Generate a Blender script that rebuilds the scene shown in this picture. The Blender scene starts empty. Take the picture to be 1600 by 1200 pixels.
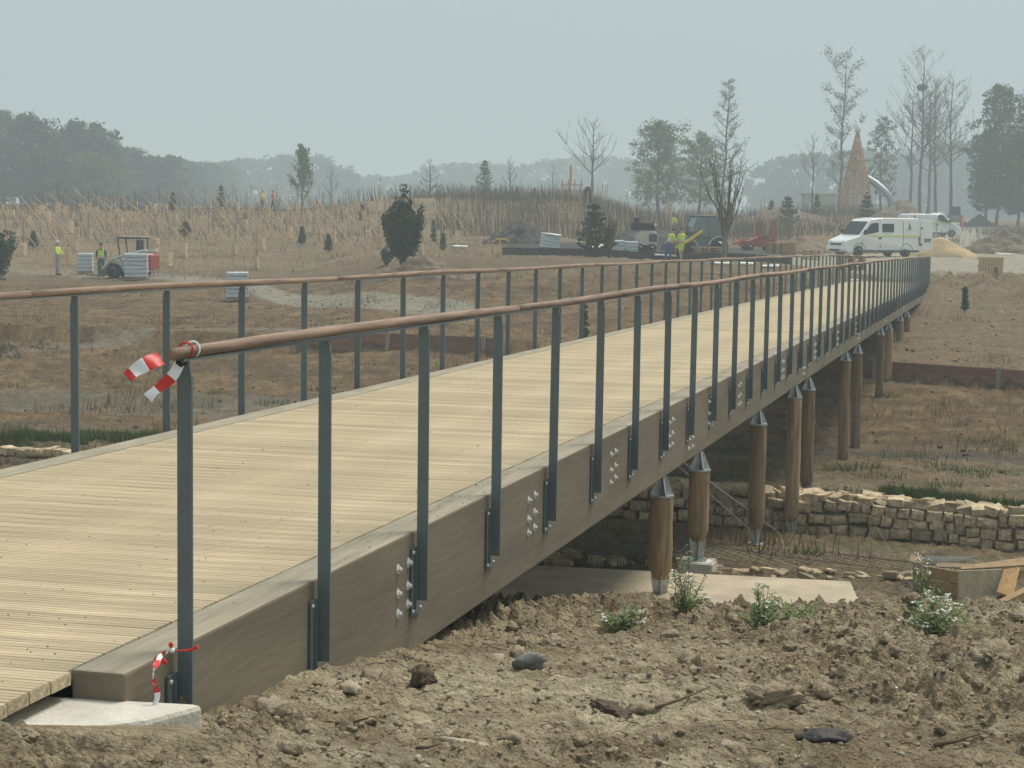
import bpy, math, random
import numpy as np
from mathutils import Vector, Matrix, Euler

S = bpy.context.scene
COL = S.collection
R = math.radians
# ------------------------------------------------------------------ camera
EYE = 1.64
FPX = 3000.0                      # focal length in pixels of the 1600 px wide photograph
PITCH = math.atan(275.0 / FPX)
ROLL = 0.015
cam = bpy.data.cameras.new('camera')
cam.sensor_width = 36.0
cam.lens = FPX / 1600.0 * 36.0
cam.clip_start = 0.1
cam.clip_end = 6000
camo = bpy.data.objects.new('camera', cam)
COL.objects.link(camo)
CAMROT = Matrix.Rotation(math.pi / 2 - PITCH, 3, 'X') @ Matrix.Rotation(ROLL, 3, 'Z')
camo.matrix_world = Matrix.Translation((0, 0, EYE)) @ CAMROT.to_4x4()
S.camera = camo
# ------------------------------------------------------------------ sky and sun
SUN_EL, SUN_AZ = R(64), R(50)      # azimuth measured from +Y towards +X
w = bpy.data.worlds.new('World')
S.world = w
w.use_nodes = True
nt = w.node_tree
nt.nodes.clear()
sky = nt.nodes.new('ShaderNodeTexSky')
sky.sky_type = 'NISHITA'
sky.sun_disc = False
sky.sun_elevation = SUN_EL
sky.sun_rotation = SUN_AZ
sky.air_density = 1.2
sky.dust_density = 6.0
sky.ozone_density = 1.0
mixn = nt.nodes.new('ShaderNodeMix')
mixn.data_type = 'RGBA'
mixn.inputs[0].default_value = 0.80      # thick even haze veils the clear sky
mixn.inputs[7].default_value = (5.35, 6.35, 6.72, 1)
bg = nt.nodes.new('ShaderNodeBackground')
bg.inputs[1].default_value = 0.089
wo = nt.nodes.new('ShaderNodeOutputWorld')
nt.links.new(sky.outputs[0], mixn.inputs[6])
nt.links.new(mixn.outputs[2], bg.inputs[0])
nt.links.new(bg.outputs[0], wo.inputs[0])
sl = bpy.data.lights.new('sun', 'SUN')
sl.energy = 2.9
sl.angle = R(22)
sl.color = (1.0, 0.94, 0.84)
so = bpy.data.objects.new('sun', sl)
COL.objects.link(so)
sd = Vector((math.sin(SUN_AZ) * math.cos(SUN_EL), math.cos(SUN_AZ) * math.cos(SUN_EL), math.sin(SUN_EL)))
so.rotation_euler = sd.to_track_quat('Z', 'Y').to_euler()
so.location = (30, 20, 60)
vs = S.view_settings
vs.view_transform = 'Standard'
vs.look = 'None'
vs.exposure = 0.18
vs.gamma = 1.0
vs.use_curve_mapping = False
S.cycles.volume_bounces = 1
S.cycles.use_denoising = True
S.cycles.max_bounces = 6

rng = random.Random(7)
nrng = np.random.default_rng(7)
# ------------------------------------------------------------------ materials
MATS = {}

def mat(name, col, rough=0.85, var=0.25, scale=6.0, bump=0.15, bscale=None, metal=0.0, stretch=(1, 1, 1),
        objrand=0.0, col2=None, spec=0.3, coord='Object', detail=6, emit=None, thr=None, sss=0, coat=0.0):
    """Principled material: base colour with noise variation between col and col2, noise bump."""
    if name in MATS:
        return MATS[name]
    m = bpy.data.materials.new(name)
    m.use_nodes = True
    n = m.node_tree.nodes
    L = m.node_tree.links
    b = n['Principled BSDF']
    b.inputs['Roughness'].default_value = rough
    b.inputs['Metallic'].default_value = metal
    b.inputs['Specular IOR Level'].default_value = spec
    if coat:
        b.inputs['Coat Weight'].default_value = coat
        b.inputs['Coat Roughness'].default_value = 0.08
    tc = n.new('ShaderNodeTexCoord')
    mp = n.new('ShaderNodeMapping')
    mp.inputs['Scale'].default_value = stretch
    L.new(tc.outputs[coord], mp.inputs[0])
    nz = n.new('ShaderNodeTexNoise')
    nz.inputs['Scale'].default_value = scale
    nz.inputs['Detail'].default_value = detail
    nz.inputs['Roughness'].default_value = 0.62
    L.new(mp.outputs[0], nz.inputs['Vector'])
    c2 = col2 or tuple(c * (1 - var) for c in col)
    rp = n.new('ShaderNodeValToRGB')
    lo, hi = thr or (0.32, 0.68)
    rp.color_ramp.elements[0].position = lo
    rp.color_ramp.elements[1].position = hi
    rp.color_ramp.elements[0].color = (*c2, 1)
    rp.color_ramp.elements[1].color = (*(min(1, c * (1 + var * 0.35)) for c in col), 1)
    L.new(nz.outputs[0], rp.inputs[0])
    out = rp.outputs[0]
    if objrand:
        oi = n.new('ShaderNodeObjectInfo')
        hs = n.new('ShaderNodeHueSaturation')
        mr = n.new('ShaderNodeMapRange')
        mr.inputs[3].default_value = 1 - objrand
        mr.inputs[4].default_value = 1 + objrand
        L.new(oi.outputs['Random'], mr.inputs[0])
        L.new(mr.outputs[0], hs.inputs['Value'])
        L.new(out, hs.inputs['Color'])
        out = hs.outputs[0]
    L.new(out, b.inputs['Base Color'])
    if bump:
        nb = n.new('ShaderNodeTexNoise')
        nb.inputs['Scale'].default_value = bscale or scale * 4
        nb.inputs['Detail'].default_value = 5
        L.new(mp.outputs[0], nb.inputs['Vector'])
        bp = n.new('ShaderNodeBump')
        bp.inputs['Strength'].default_value = bump
        bp.inputs['Distance'].default_value = 0.02
        L.new(nb.outputs[0], bp.inputs['Height'])
        L.new(bp.outputs[0], b.inputs['Normal'])
    if emit:
        b.inputs['Emission Color'].default_value = (*col, 1)
        b.inputs['Emission Strength'].default_value = emit
    MATS[name] = m
    return m


def leafmat(name, col, col2, scale=0.6):
    m = mat(name, col, rough=0.7, col2=col2, scale=scale, bump=0, objrand=0.12, spec=0.15)
    return m

# ------------------------------------------------------------------ mesh builder
class MB:
    def __init__(s):
        s.v, s.f, s.mi, s.cur = [], [], [], 0

    def add(s, vs, fs):
        o = len(s.v)
        s.v.extend([tuple(p) for p in vs])
        for f in fs:
            s.f.append(tuple(i + o for i in f))
            s.mi.append(s.cur)
        return s

    def box(s, c, d, rot=None, taper=1.0, bev=0.0):
        x, y, z = d[0] / 2, d[1] / 2, d[2] / 2
        if bev > 0:
            b = min(bev, x * .9, y * .9, z * .9)
            P = []
            for sx in (-1, 1):
                for sy in (-1, 1):
                    for sz in (-1, 1):
                        P.append((sx * (x - b), sy * (y - b), sz * z))
                        P.append((sx * (x - b), sy * y, sz * (z - b)))
                        P.append((sx * x, sy * (y - b), sz * (z - b)))
            idx = {}
            k = 0
            for sx in (-1, 1):
                for sy in (-1, 1):
                    for sz in (-1, 1):
                        idx[(sx, sy, sz)] = (k, k + 1, k + 2)
                        k += 3
            F = []
            for sz in (-1, 1):
                q = [idx[(a, bb, sz)][0] for a, bb in ((-1, -1), (1, -1), (1, 1), (-1, 1))]
                F.append(q if sz > 0 else q[::-1])
            for sy in (-1, 1):
                q = [idx[(a, sy, bb)][1] for a, bb in ((-1, -1), (1, -1), (1, 1), (-1, 1))]
                F.append(q if sy < 0 else q[::-1])
            for sx in (-1, 1):
                q = [idx[(sx, a, bb)][2] for a, bb in ((-1, -1), (1, -1), (1, 1), (-1, 1))]
                F.append(q if sx > 0 else q[::-1])
            for k3, t in idx.items():
                q = [t[0], t[1], t[2]]
                F.append(q if k3[0] * k3[1] * k3[2] < 0 else q[::-1])
            for sx in (-1, 1):
                for sy in (-1, 1):
                    a, b2 = idx[(sx, sy, -1)], idx[(sx, sy, 1)]
                    q = [a[1], a[2], b2[2], b2[1]]
                    F.append(q if sx * sy < 0 else q[::-1])
                for sz in (-1, 1):
                    a, b2 = idx[(sx, -1, sz)], idx[(sx, 1, sz)]
                    q = [a[2], a[0], b2[0], b2[2]]
                    F.append(q if sx * sz < 0 else q[::-1])
            for sy in (-1, 1):
                for sz in (-1, 1):
                    a, b2 = idx[(-1, sy, sz)], idx[(1, sy, sz)]
                    q = [a[0], a[1], b2[1], b2[0]]
                    F.append(q if sy * sz < 0 else q[::-1])
        else:
            t = taper
            P = [(-x, -y, -z), (x, -y, -z), (x, y, -z), (-x, y, -z), (-x * t, -y * t, z), (x * t, -y * t, z), (x * t, y * t, z), (-x * t, y * t, z)]
            F = [(0, 3, 2, 1), (4, 5, 6, 7), (0, 1, 5, 4), (1, 2, 6, 5), (2, 3, 7, 6), (3, 0, 4, 7)]
        c = Vector(c)
        if rot is not None:
            if not isinstance(rot, Matrix):
                rot = Euler(rot).to_matrix()
            P = [c + rot @ Vector(p) for p in P]
        else:
            P = [c + Vector(p) for p in P]
        return s.add(P, F)

    def tube(s, pts, rad, n=8, cap=True, phase=0.0):
        pts = [Vector(p) for p in pts]
        if not isinstance(rad, (list, tuple)):
            rad = [rad] * len(pts)
        V = []
        up = None
        for i, p in enumerate(pts):
            if i == 0:
                t = pts[1] - pts[0]
            elif i == len(pts) - 1:
                t = pts[-1] - pts[-2]
            else:
                t = pts[i + 1] - pts[i - 1]
            t = t.normalized() if t.length > 1e-9 else Vector((0, 0, 1))
            if up is None:
                ref = Vector((0, 0, 1)) if abs(t.z) < 0.9 else Vector((1, 0, 0))
                up = t.cross(ref).normalized()
            else:
                up = (up - t * up.dot(t))
                up = up.normalized() if up.length > 1e-6 else t.orthogonal().normalized()
            wv = t.cross(up)
            for k in range(n):
                a = 2 * math.pi * k / n + phase
                V.append(p + (up * math.cos(a) + wv * math.sin(a)) * rad[i])
        F = []
        for i in range(len(pts) - 1):
            for k in range(n):
                a, b = i * n + k, i * n + (k + 1) % n
                F.append((a, b, b + n, a + n))
        if cap:
            F.append(tuple(range(n))[::-1])
            F.append(tuple((len(pts) - 1) * n + k for k in range(n)))
        return s.add(V, F)

    def prism(s, poly, h0, h1, axis='y'):
        """extrude a 2-D polygon (given in the two other axes) along axis from h0 to h1"""
        def mk(a, b, h):
            return (a, h, b) if axis == 'y' else ((h, a, b) if axis == 'x' else (a, b, h))
        n = len(poly)
        V = [mk(a, b, h0) for a, b in poly] + [mk(a, b, h1) for a, b in poly]
        F = [tuple(range(n)), tuple(range(n, 2 * n))[::-1]]
        for i in range(n):
            j = (i + 1) % n
            F.append((j, i, i + n, j + n))
        return s.add(V, F)

    def quad(s, a, b, c, d):
        return s.add([a, b, c, d], [(0, 1, 2, 3)])

    def mesh(s, name, mats, smooth=False):
        me = bpy.data.meshes.new(name)
        me.from_pydata(s.v, [], s.f)
        if not isinstance(mats, (list, tuple)):
            mats = [mats]
        for m in mats:
            me.materials.append(m)
        if any(s.mi):
            me.polygons.foreach_set('material_index', s.mi)
        if smooth:
            me.polygons.foreach_set('use_smooth', [True] * len(me.polygons))
        me.update()
        return me

    def build(s, name, mats, parent=None, smooth=False, loc=None, rot=None):
        return link(name, s.mesh(name, mats, smooth), parent, loc, rot)


def link(name, me, parent=None, loc=None, rot=None, scale=None):
    o = bpy.data.objects.new(name, me)
    COL.objects.link(o)
    if parent is not None:
        o.parent = parent
    if loc is not None:
        o.location = loc
    if rot is not None:
        o.rotation_euler = rot
    if scale is not None:
        o.scale = scale if isinstance(scale, (tuple, list)) else (scale,) * 3
    return o


def tag(o, label, cat, group=None, kind=None):
    o['label'] = label
    o['category'] = cat
    if group:
        o['group'] = group
    if kind:
        o['kind'] = kind
    return o


def thing(name, label, cat, loc=(0, 0, 0), rz=0.0, group=None, scale=None):
    o = link(name, None, None, loc, (0, 0, rz), scale)
    o.empty_display_size = 0.2
    return tag(o, label, cat, group)


def copy_tree(o, parent=None):
    c = o.copy()
    COL.objects.link(c)
    c.parent = parent
    for ch in o.children:
        copy_tree(ch, c)
    return c


def smoothmod(o, bev=0.0, seg=2):
    if bev:
        m = o.modifiers.new('b', 'BEVEL')
        m.width = bev
        m.segments = seg
        m.limit_method = 'ANGLE'
        m.angle_limit = R(35)
    return o

# ------------------------------------------------------------------ noise in numpy
def _h(ix, iy, s):
    x = (ix.astype(np.int64) * 374761393 + iy.astype(np.int64) * 668265263 + s * 2147483647 + 1013) & 0xFFFFFFFF
    x = ((x ^ (x >> 13)) * 1274126177) & 0xFFFFFFFF
    x = x ^ (x >> 16)
    return (x & 0xFFFFFF) / float(0xFFFFFF)


def vn(x, y, s=0):
    ix, iy = np.floor(x), np.floor(y)
    fx, fy = x - ix, y - iy
    fx = fx * fx * (3 - 2 * fx)
    fy = fy * fy * (3 - 2 * fy)
    a = _h(ix, iy, s) * (1 - fx) + _h(ix + 1, iy, s) * fx
    b = _h(ix, iy + 1, s) * (1 - fx) + _h(ix + 1, iy + 1, s) * fx
    return a * (1 - fy) + b * fy


def fbm(x, y, s=0, o=4, g=0.5):
    t, a, n = 0, 1.0, 0
    for k in range(o):
        t = t + a * vn(x * 2 ** k + 17.3 * k, y * 2 ** k - 9.1 * k, s + k)
        n += a
        a *= g
    return t / n


def worley(x, y, s=0):
    ix, iy = np.floor(x), np.floor(y)
    best = np.full(x.shape, 9.0)
    hid = np.zeros(x.shape)
    for dx in (-1, 0, 1):
        for dy in (-1, 0, 1):
            cx, cy = ix + dx, iy + dy
            px = cx + _h(cx, cy, s)
            py = cy + _h(cx, cy, s + 5)
            d = (px - x) ** 2 + (py - y) ** 2
            m = d < best
            best = np.where(m, d, best)
            hid = np.where(m, _h(cx, cy, s + 9), hid)
    return np.sqrt(best), hid


def sst(a, b, x):
    t = np.clip((x - a) / (b - a), 0, 1)
    return t * t * (3 - 2 * t)

# ------------------------------------------------------------------ terrain
NEAR = [(-60, 1.9), (4, 1.92), (7, 1.98), (8.4, 2.05), (9.9, 2.27), (11.3, 2.46), (12.8, 2.70), (14, 2.95), (15.5, 3.28), (16.5, 3.50), (17.3, 3.62),
        (18.5, 3.70), (19.5, 3.84), (21, 4.05), (23.5, 4.45), (26, 4.8), (28, 4.9), (33, 4.95), (40, 5.12), (46, 4.98)]
RIGHT = NEAR + [(51, 4.72), (60, 4.10), (67, 3.75), (80, 3.22), (89, 2.95), (105, 2.75), (117, 2.65), (150, 2.7), (175, 2.8), (192, 2.65), (222, 1.75), (260, .9), (400, 1.0), (3000, 3.0)]
TOWER = NEAR + [(51, 4.74), (60, 4.18), (67, 3.75), (80, 3.15), (89, 2.9), (105, 2.75), (117, 2.65), (135, 2.5), (160, 1.6), (190, .3), (215, .2), (260, .7), (400, 1.0), (3000, 3.0)]
MIDR = NEAR + [(54, 4.66), (62, 4.2), (75, 3.5), (90, 2.85), (105, 2.6), (130, 2.4), (150, 2.1), (175, 1.2), (200, .8), (260, .8), (400, 1.0), (3000, 3.0)]
MID = NEAR + [(54, 4.7), (62, 4.4), (72, 3.95), (85, 3.3), (97, 2.8), (110, 2.5), (130, 2.3), (147, 2.0), (163, -.45), (172, -.75), (215, -.4), (260, .5), (400, 1.0), (3000, 3.0)]
LEFT = NEAR + [(54, 4.85), (62, 4.62), (84, 4.25), (94, 3.95), (100, 3.8), (120, 2.95), (140, 1.95), (163, .7), (180, .45), (230, .7), (400, 1.0), (3000, 3.0)]
PROF = [(-0.30, LEFT), (-0.12, LEFT), (-0.055, MID), (0.03, MID), (0.075, MIDR), (0.12, MIDR), (0.16, TOWER), (0.20, TOWER), (0.225, RIGHT), (0.3, RIGHT)]
PU = np.array([p[0] for p in PROF])


def wall_y(X):            # line of the stone wall across the valley
    return 27.9 - 0.45 * (np.clip(X, -14, 14) - 7.6)


def board_y(X):           # line of the timber edging boards
    return 51 + 0.56 * (13.6 - np.clip(X, -0.6, 30)) + 0.27 * (-0.6 - np.clip(X, -40, -0.6))


def ground(X, Y, detail=True):
    X = np.asarray(X, float)
    Y = np.asarray(Y, float)
    win = sst(15, 26, Y) * (1 - sst(40, 60, Y))
    Yw = Y + 0.45 * (np.clip(X, -14, 14) - 7.6) * win
    u = np.clip(X / np.maximum(Y, 3.0), -0.3, 0.3)
    Hs = [np.interp(Yw, [q[0] for q in p[1]], [q[1] for q in p[1]]) for p in PROF]
    H = np.zeros(X.shape)
    for i in range(len(PROF) - 1):
        t = (u - PU[i]) / (PU[i + 1] - PU[i])
        m = (t >= 0) & (t <= 1.0000001)
        tt = t * t * (3 - 2 * t)
        H = np.where(m, Hs[i] * (1 - tt) + Hs[i + 1] * tt, H)
    Z = EYE - H
    Z = Z + .25 * (1 - sst(5.9, 7.4, Y)) * (1 - sst(-1.3, .5, X)) + .02 * (1 - sst(5.5, 7.6, Y))
    # retained ground behind the wall and behind the boards
    dw = Y - wall_y(X) - 0.25
    Z = Z + 0.40 * sst(-0.1, 0.15, dw) * np.exp(-np.maximum(dw, 0) / 9)
    db = Y - board_y(X)
    Z = Z + 0.46 * sst(-0.05, 0.1, db) * np.exp(-np.maximum(db, 0) / 12)
    if detail:
        Z = Z + relief(X, Y)
    return Z


def billow(x, y, s_, o=3):
    t, a, n = 0, 1.0, 0
    for k in range(o):
        t = t + a * (1 - np.abs(2 * vn(x * 2 ** k + 5.1 * k, y * 2 ** k + 3.7 * k, s_ + k) - 1))
        n += a
        a *= .5
    return t / n


def roughness(X, Y):
    r = sst(.42, .60, fbm(X * .5 + 3, Y * .6, 21, 4))
    r = np.maximum(r, sst(9.5, 13, Y) * .9)
    r = np.maximum(r, .65 * (1 - sst(-1.2, -.4, X)) * (1 - sst(6.6, 7.2, Y)))
    return np.maximum(r, sst(1.3, 2.6, X) * .8)


def relief(X, Y):
    near = 1 - sst(16, 19, Y)
    far = sst(60, 110, Y)
    z = (fbm(X * .55, Y * .55, 3, 4) - .5) * (0.16 * near + 0.10 * (1 - near))
    rough = roughness(X, Y)
    wx, wy = X + .10 * fbm(X * 3, Y * 3, 40, 3), Y + .10 * fbm(X * 3, Y * 3, 44, 3)
    b1 = 1 - billow(wx * 2.6, wy * 2.6, 11, 2)
    b2 = 1 - billow(wx * 7.5, wy * 7.5, 12, 2)
    b3 = 1 - billow(wx * 20, wy * 20, 13, 3)
    d1, h1 = worley(wx * 4.2, wy * 4.2, 11)
    d2, h2 = worley(wx * 11, wy * 11, 12)
    c1 = np.sqrt(np.clip(1 - (d1 * 1.5) ** 2, 0, 1)) * (h1 > .62)
    c2 = np.sqrt(np.clip(1 - (d2 * 1.4) ** 2, 0, 1)) * (h2 > .55)
    n1 = fbm(X * 18, Y * 18, 50, 3)
    z = z + near * (rough * (.15 * (b1 - .4) + .115 * (b2 - .4) + .065 * (b3 - .4) + c1 * .055 * n1 * 1.6 + c2 * .03 * n1 * 1.6)
                    + (1 - rough) * (.040 * (b2 - .4) + .030 * (b3 - .4)) + .042 * (n1 - .5) * (.35 + rough))
    mid = (1 - near) * (1 - far)
    z = z + mid * (.08 * (b1 - .4) + .10 * (b2 - .4) + .02 * c1) * (.3 + 1.2 * fbm(X * .3, Y * .3, 8, 3))
    z = z + far * ((fbm(X * .12, Y * .12, 9, 4) - .5) * .5 + .12 * (b1 - .4))
    # rough clod rim along the top of the right bank
    rim = sst(74, 79, Y) * (1 - sst(86, 92, Y)) * sst(.19, .215, X / np.maximum(Y, 3))
    z = z + rim * (.15 + .7 * np.abs(fbm(X * .9, Y * .9, 33, 3) - .4) + .25 * b1)
    # keep clear of the concrete
    d = np.maximum(np.maximum(np.abs(X + 2.2) - 1.1, np.abs(Y - 6.45) - .3), 0)
    z = z * sst(.0, .22, d)
    d = np.maximum(np.maximum(np.abs(X - .4) - 2.6, np.abs(Y - 18.0) - .8), 0)
    z = z * sst(.0, .5, d)
    return z


def gz(x, y):
    return float(ground(np.array([x]), np.array([y]))[0])


def ray(px, py):
    d = CAMROT @ Vector(((px - 800) / FPX, -(py - 600) / FPX, -1.0))
    return d / d.y


def hit(px, py, ymin=6.0, ymax=600):
    """where the sight line through a photo pixel meets the ground"""
    d = ray(px, py)
    ys = np.geomspace(ymin, ymax, 1500)
    g = ground(d.x * ys, ys, False)
    z = EYE + d.z * ys
    k = np.nonzero(z <= g)[0]
    yy = ys[k[0]] if len(k) else ymax
    return Vector((d.x * yy, yy, gz(d.x * yy, yy)))


def at(px, Y, py=None):
    """ground point at distance Y in the direction of photo column px"""
    py0 = py if py is not None else 330
    d = ray(px, py0)
    for _ in range(3):
        x = d.x * Y
        z = gz(x, Y)
        py0 = proj(x, Y, z)[1]
        d = ray(px, py0)
    return Vector((d.x * Y, Y, gz(d.x * Y, Y)))


def proj(x, y, z):
    v = CAMROT.transposed() @ Vector((x, y, z - EYE))
    return 800 + FPX * v.x / -v.z, 600 - FPX * v.y / -v.z


def build_ground():
    ys = [1.5]
    while ys[-1] < 4.8: ys.append(ys[-1] + .1)
    while ys[-1] < 13: ys.append(ys[-1] * 1.0021)
    while ys[-1] < 20: ys.append(ys[-1] * 1.0030)
    while ys[-1] < 40: ys.append(ys[-1] * 1.0045)
    while ys[-1] < 260: ys.append(ys[-1] * 1.008)
    while ys[-1] < 2000: ys.append(ys[-1] * 1.08)
    ys = np.array(ys)
    uf = np.arange(-.29, .2901, .0013)
    ext = np.array([.30, .32, .35, .4, .48, .6, .8, 1.1, 1.6, 2.4, 3.5])
    us = np.concatenate([-ext[::-1], uf, ext])
    U, Yg = np.meshgrid(us, ys)
    X = U * Yg
    X = np.clip(X, -1500, 1500)
    nr, nc = U.shape
    Z = ground(X.ravel(), Yg.ravel()).reshape(nr, nc)
    V = np.stack([X, Yg, Z], -1).reshape(-1, 3)
    a = (np.arange(nr - 1)[:, None] * nc + np.arange(nc - 1)[None, :]).ravel()
    F = np.stack([a, a + 1, a + nc + 1, a + nc], 1)
    me = bpy.data.meshes.new('ground')
    me.vertices.add(len(V))
    me.vertices.foreach_set('co', V.ravel())
    me.loops.add(F.size)
    me.loops.foreach_set('vertex_index', F.ravel())
    me.polygons.add(len(F))
    me.polygons.foreach_set('loop_start', np.arange(0, F.size, 4))
    me.polygons.foreach_set('use_smooth', np.ones(len(F), bool))
    me.update(calc_edges=True)
    x, y, z = V.T
    u = x / np.maximum(y, 3)
    C = np.tile(np.array([.160, .122, .080]), (len(x), 1))

    def put(mask, col):
        nonlocal C
        mk = np.clip(mask, 0, 1)[:, None]
        C = C * (1 - mk) + np.array(col) * mk
    ns = fbm(x * .35, y * .35, 70, 4)
    nf = fbm(x * 2.2, y * 2.2, 75, 4)
    # near mud: pale dried crust between darker clods
    nearm = 1 - sst(17, 20, y)
    put(nearm, (.290, .236, .165))
    put(nearm * sst(.50, .62, nf) * .8, (.38, .33, .24))
    put(nearm * sst(.50, .66, fbm(x * 1.3, y * 1.3, 77, 4)) * .55 + nearm * roughness(x, y) * .22, (.180, .135, .085))
    # pale soil by the wall
    b = sst(19, 22, y) * (1 - sst(38, 41, y - .45 * x * .3))
    put(b, (.185, .138, .085))
    put(b * sst(.50, .62, ns) * .6, (.25, .20, .14))
    put(b * sst(.56, .70, fbm(x * .8, y * .8, 60, 3)) * .5, (.10, .105, .055))
    # brown rolled soil
    c = sst(40, 43, y) * (1 - sst(88, 98, y))
    put(c, (.165, .110, .058))
    put(c * sst(.46, .62, nf) * .75, (.25, .178, .102))
    put(c * sst(.52, .68, fbm(x * 3.1 + 40, y * 1.7, 88, 4)) * .6, (.085, .060, .038))
    put(c * sst(.55, .7, fbm(x * .22, y * .6, 78, 3)) * .5, (.088, .060, .037))
    put(sst(51, 53, y) * (1 - sst(84, 90, y)) * sst(.13, .17, u) * (.55 + .5 * nf), (.215, .165, .110))
    # dark wet strip at the valley foot
    put((u > .10) * np.exp(-((y - 39.5) / .9) ** 2) * .7, (.085, .08, .070))
    # gravel paths, left side
    yl = 47.0 - .3 * (x + 10) * .6
    put((u < -.05) * (1 - sst(2.0, 3.3, np.abs(y - yl))) * sst(-.05, -.09, u) * (.25 + .5 * ns), (.185, .172, .145))
    y2 = 62.5 + .75 * (x + 12)
    put((u < -.09) * (1 - sst(.45, 1.0, np.abs(y - y2))) * .8, (.215, .195, .16))
    y3 = np.interp(u, [-.26, -.145, -.115, -.065, -.03, 0], [104, 95, 84, 75, 71, 69])
    put((u < -.02) * (1 - sst(1.6, 2.4, np.abs(y - y3) * np.where(u < -.14, .9, .5))) * (.75 + .3 * ns), (.28, .26, .215))
    # far mounds: dry earth
    d = sst(94, 110, y) * (u < .14)
    put(d, (.235, .170, .105))
    put(d * sst(.5, .66, ns) * .5, (.14, .12, .075))
    e = sst(84, 95, y) * sst(.10, .15, u)
    put(e, (.21, .148, .088))
    # paved working platform
    put(sst(107, 108, y) * (1 - sst(128, 134, y)) * sst(-.01, .0, u) * (1 - sst(.15, .165, u)), (.075, .068, .064))
    # gravel road, right
    ryc = np.interp(u, [.14, .20, .3], [110, 106, 110])
    rw = np.interp(u, [.14, .20, .3], [4, 20, 19])
    put(sst(.125, .15, u) * (1 - sst(rw, rw + 3, np.abs(y - ryc))), (.36, .325, .265))
    put((y > 115) * (1 - sst(.012, .018, np.abs(u - .232))) * (1 - sst(270, 300, y)), (.33, .30, .25))
    put((y > 300) * 1.0, (.12, .12, .08))
    C[:, 2] *= .93
    C *= (1 + .22 * nearm)[:, None]
    ca = me.color_attributes.new('tint', 'FLOAT_COLOR', 'POINT')
    ca.data.foreach_set('color', np.concatenate([np.clip(C, 0, 1), np.ones((len(C), 1))], 1).ravel())
    # material
    m = bpy.data.materials.new('soil')
    m.use_nodes = True
    n = m.node_tree.nodes
    L = m.node_tree.links
    bs = n['Principled BSDF']
    bs.inputs['Roughness'].default_value = .95
    bs.inputs['Specular IOR Level'].default_value = .15
    at_ = n.new('ShaderNodeAttribute'); at_.attribute_name = 'tint'
    tc = n.new('ShaderNodeTexCoord')
    n1 = n.new('ShaderNodeTexNoise'); n1.inputs['Scale'].default_value = 7; n1.inputs['Detail'].default_value = 9; n1.inputs['Roughness'].default_value = .7
    n2 = n.new('ShaderNodeTexNoise'); n2.inputs['Scale'].default_value = .9; n2.inputs['Detail'].default_value = 8; n2.inputs['Roughness'].default_value = .7
    n3 = n.new('ShaderNodeTexNoise'); n3.inputs['Scale'].default_value = 42; n3.inputs['Detail'].default_value = 4
    for q in (n1, n2, n3): L.new(tc.outputs['Object'], q.inputs['Vector'])
    r1 = n.new('ShaderNodeMapRange'); r1.inputs[1].default_value = .3; r1.inputs[2].default_value = .7; r1.inputs[3].default_value = .50; r1.inputs[4].default_value = 1.45
    r2 = n.new('ShaderNodeMapRange'); r2.inputs[1].default_value = .3; r2.inputs[2].default_value = .7; r2.inputs[3].default_value = .72; r2.inputs[4].default_value = 1.25
    L.new(n1.outputs[0], r1.inputs[0]); L.new(n2.outputs[0], r2.inputs[0])
    mu = n.new('ShaderNodeMath'); mu.operation = 'MULTIPLY'
    L.new(r1.outputs[0], mu.inputs[0]); L.new(r2.outputs[0], mu.inputs[1])
    vm = n.new('ShaderNodeVectorMath'); vm.operation = 'SCALE'
    L.new(at_.outputs['Color'], vm.inputs[0]); L.new(mu.outputs[0], vm.inputs['Scale'])
    # scattered pale grit and little stones
    vo = n.new('ShaderNodeTexVoronoi'); vo.inputs['Scale'].default_value = 22
    L.new(tc.outputs['Object'], vo.inputs['Vector'])
    rr = n.new('ShaderNodeMapRange'); rr.inputs[1].default_value = .13; rr.inputs[2].default_value = .09; rr.inputs[3].default_value = 0; rr.inputs[4].default_value = 1
    L.new(vo.outputs['Distance'], rr.inputs[0])
    sp = n.new('ShaderNodeSeparateColor'); L.new(vo.outputs['Color'], sp.inputs[0])
    gt = n.new('ShaderNodeMath'); gt.operation = 'GREATER_THAN'; gt.inputs[1].default_value = .80
    L.new(sp.outputs[0], gt.inputs[0])
    mm = n.new('ShaderNodeMath'); mm.operation = 'MULTIPLY'; L.new(rr.outputs[0], mm.inputs[0]); L.new(gt.outputs[0], mm.inputs[1])
    mx = n.new('ShaderNodeMix'); mx.data_type = 'RGBA'; mx.inputs[7].default_value = (.48, .42, .33, 1)
    L.new(mm.outputs[0], mx.inputs[0]); L.new(vm.outputs[0], mx.inputs[6])
    L.new(mx.outputs[2], bs.inputs['Base Color'])
    bp = n.new('ShaderNodeBump'); bp.inputs['Strength'].default_value = 1.0; bp.inputs['Distance'].default_value = .06
    ad = n.new('ShaderNodeMath'); ad.operation = 'ADD'
    L.new(n1.outputs[0], ad.inputs[0]); L.new(n3.outputs[0], ad.inputs[1])
    L.new(ad.outputs[0], bp.inputs['Height']); L.new(bp.outputs[0], bs.inputs['Normal'])
    me.materials.append(m)
    MATS['soil'] = m
    o = link('ground', me)
    o['kind'] = 'structure'
    return o


build_ground()
# far plain under and around the graded site
MB().quad((-1500, -150, -5.6), (1500, -150, -5.6), (1500, 2050, -5.6), (-1500, 2050, -5.6)).build('plain', mat('plain', (.13, .12, .08), bump=0, scale=.02))['kind'] = 'structure'
MB().quad((-30, -40, -.38), (30, -40, -.38), (30, 1.55, -.30), (-30, 1.55, -.30)).build('ground', mat('near_soil', (.2, .16, .11), scale=3))['kind'] = 'structure'

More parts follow.
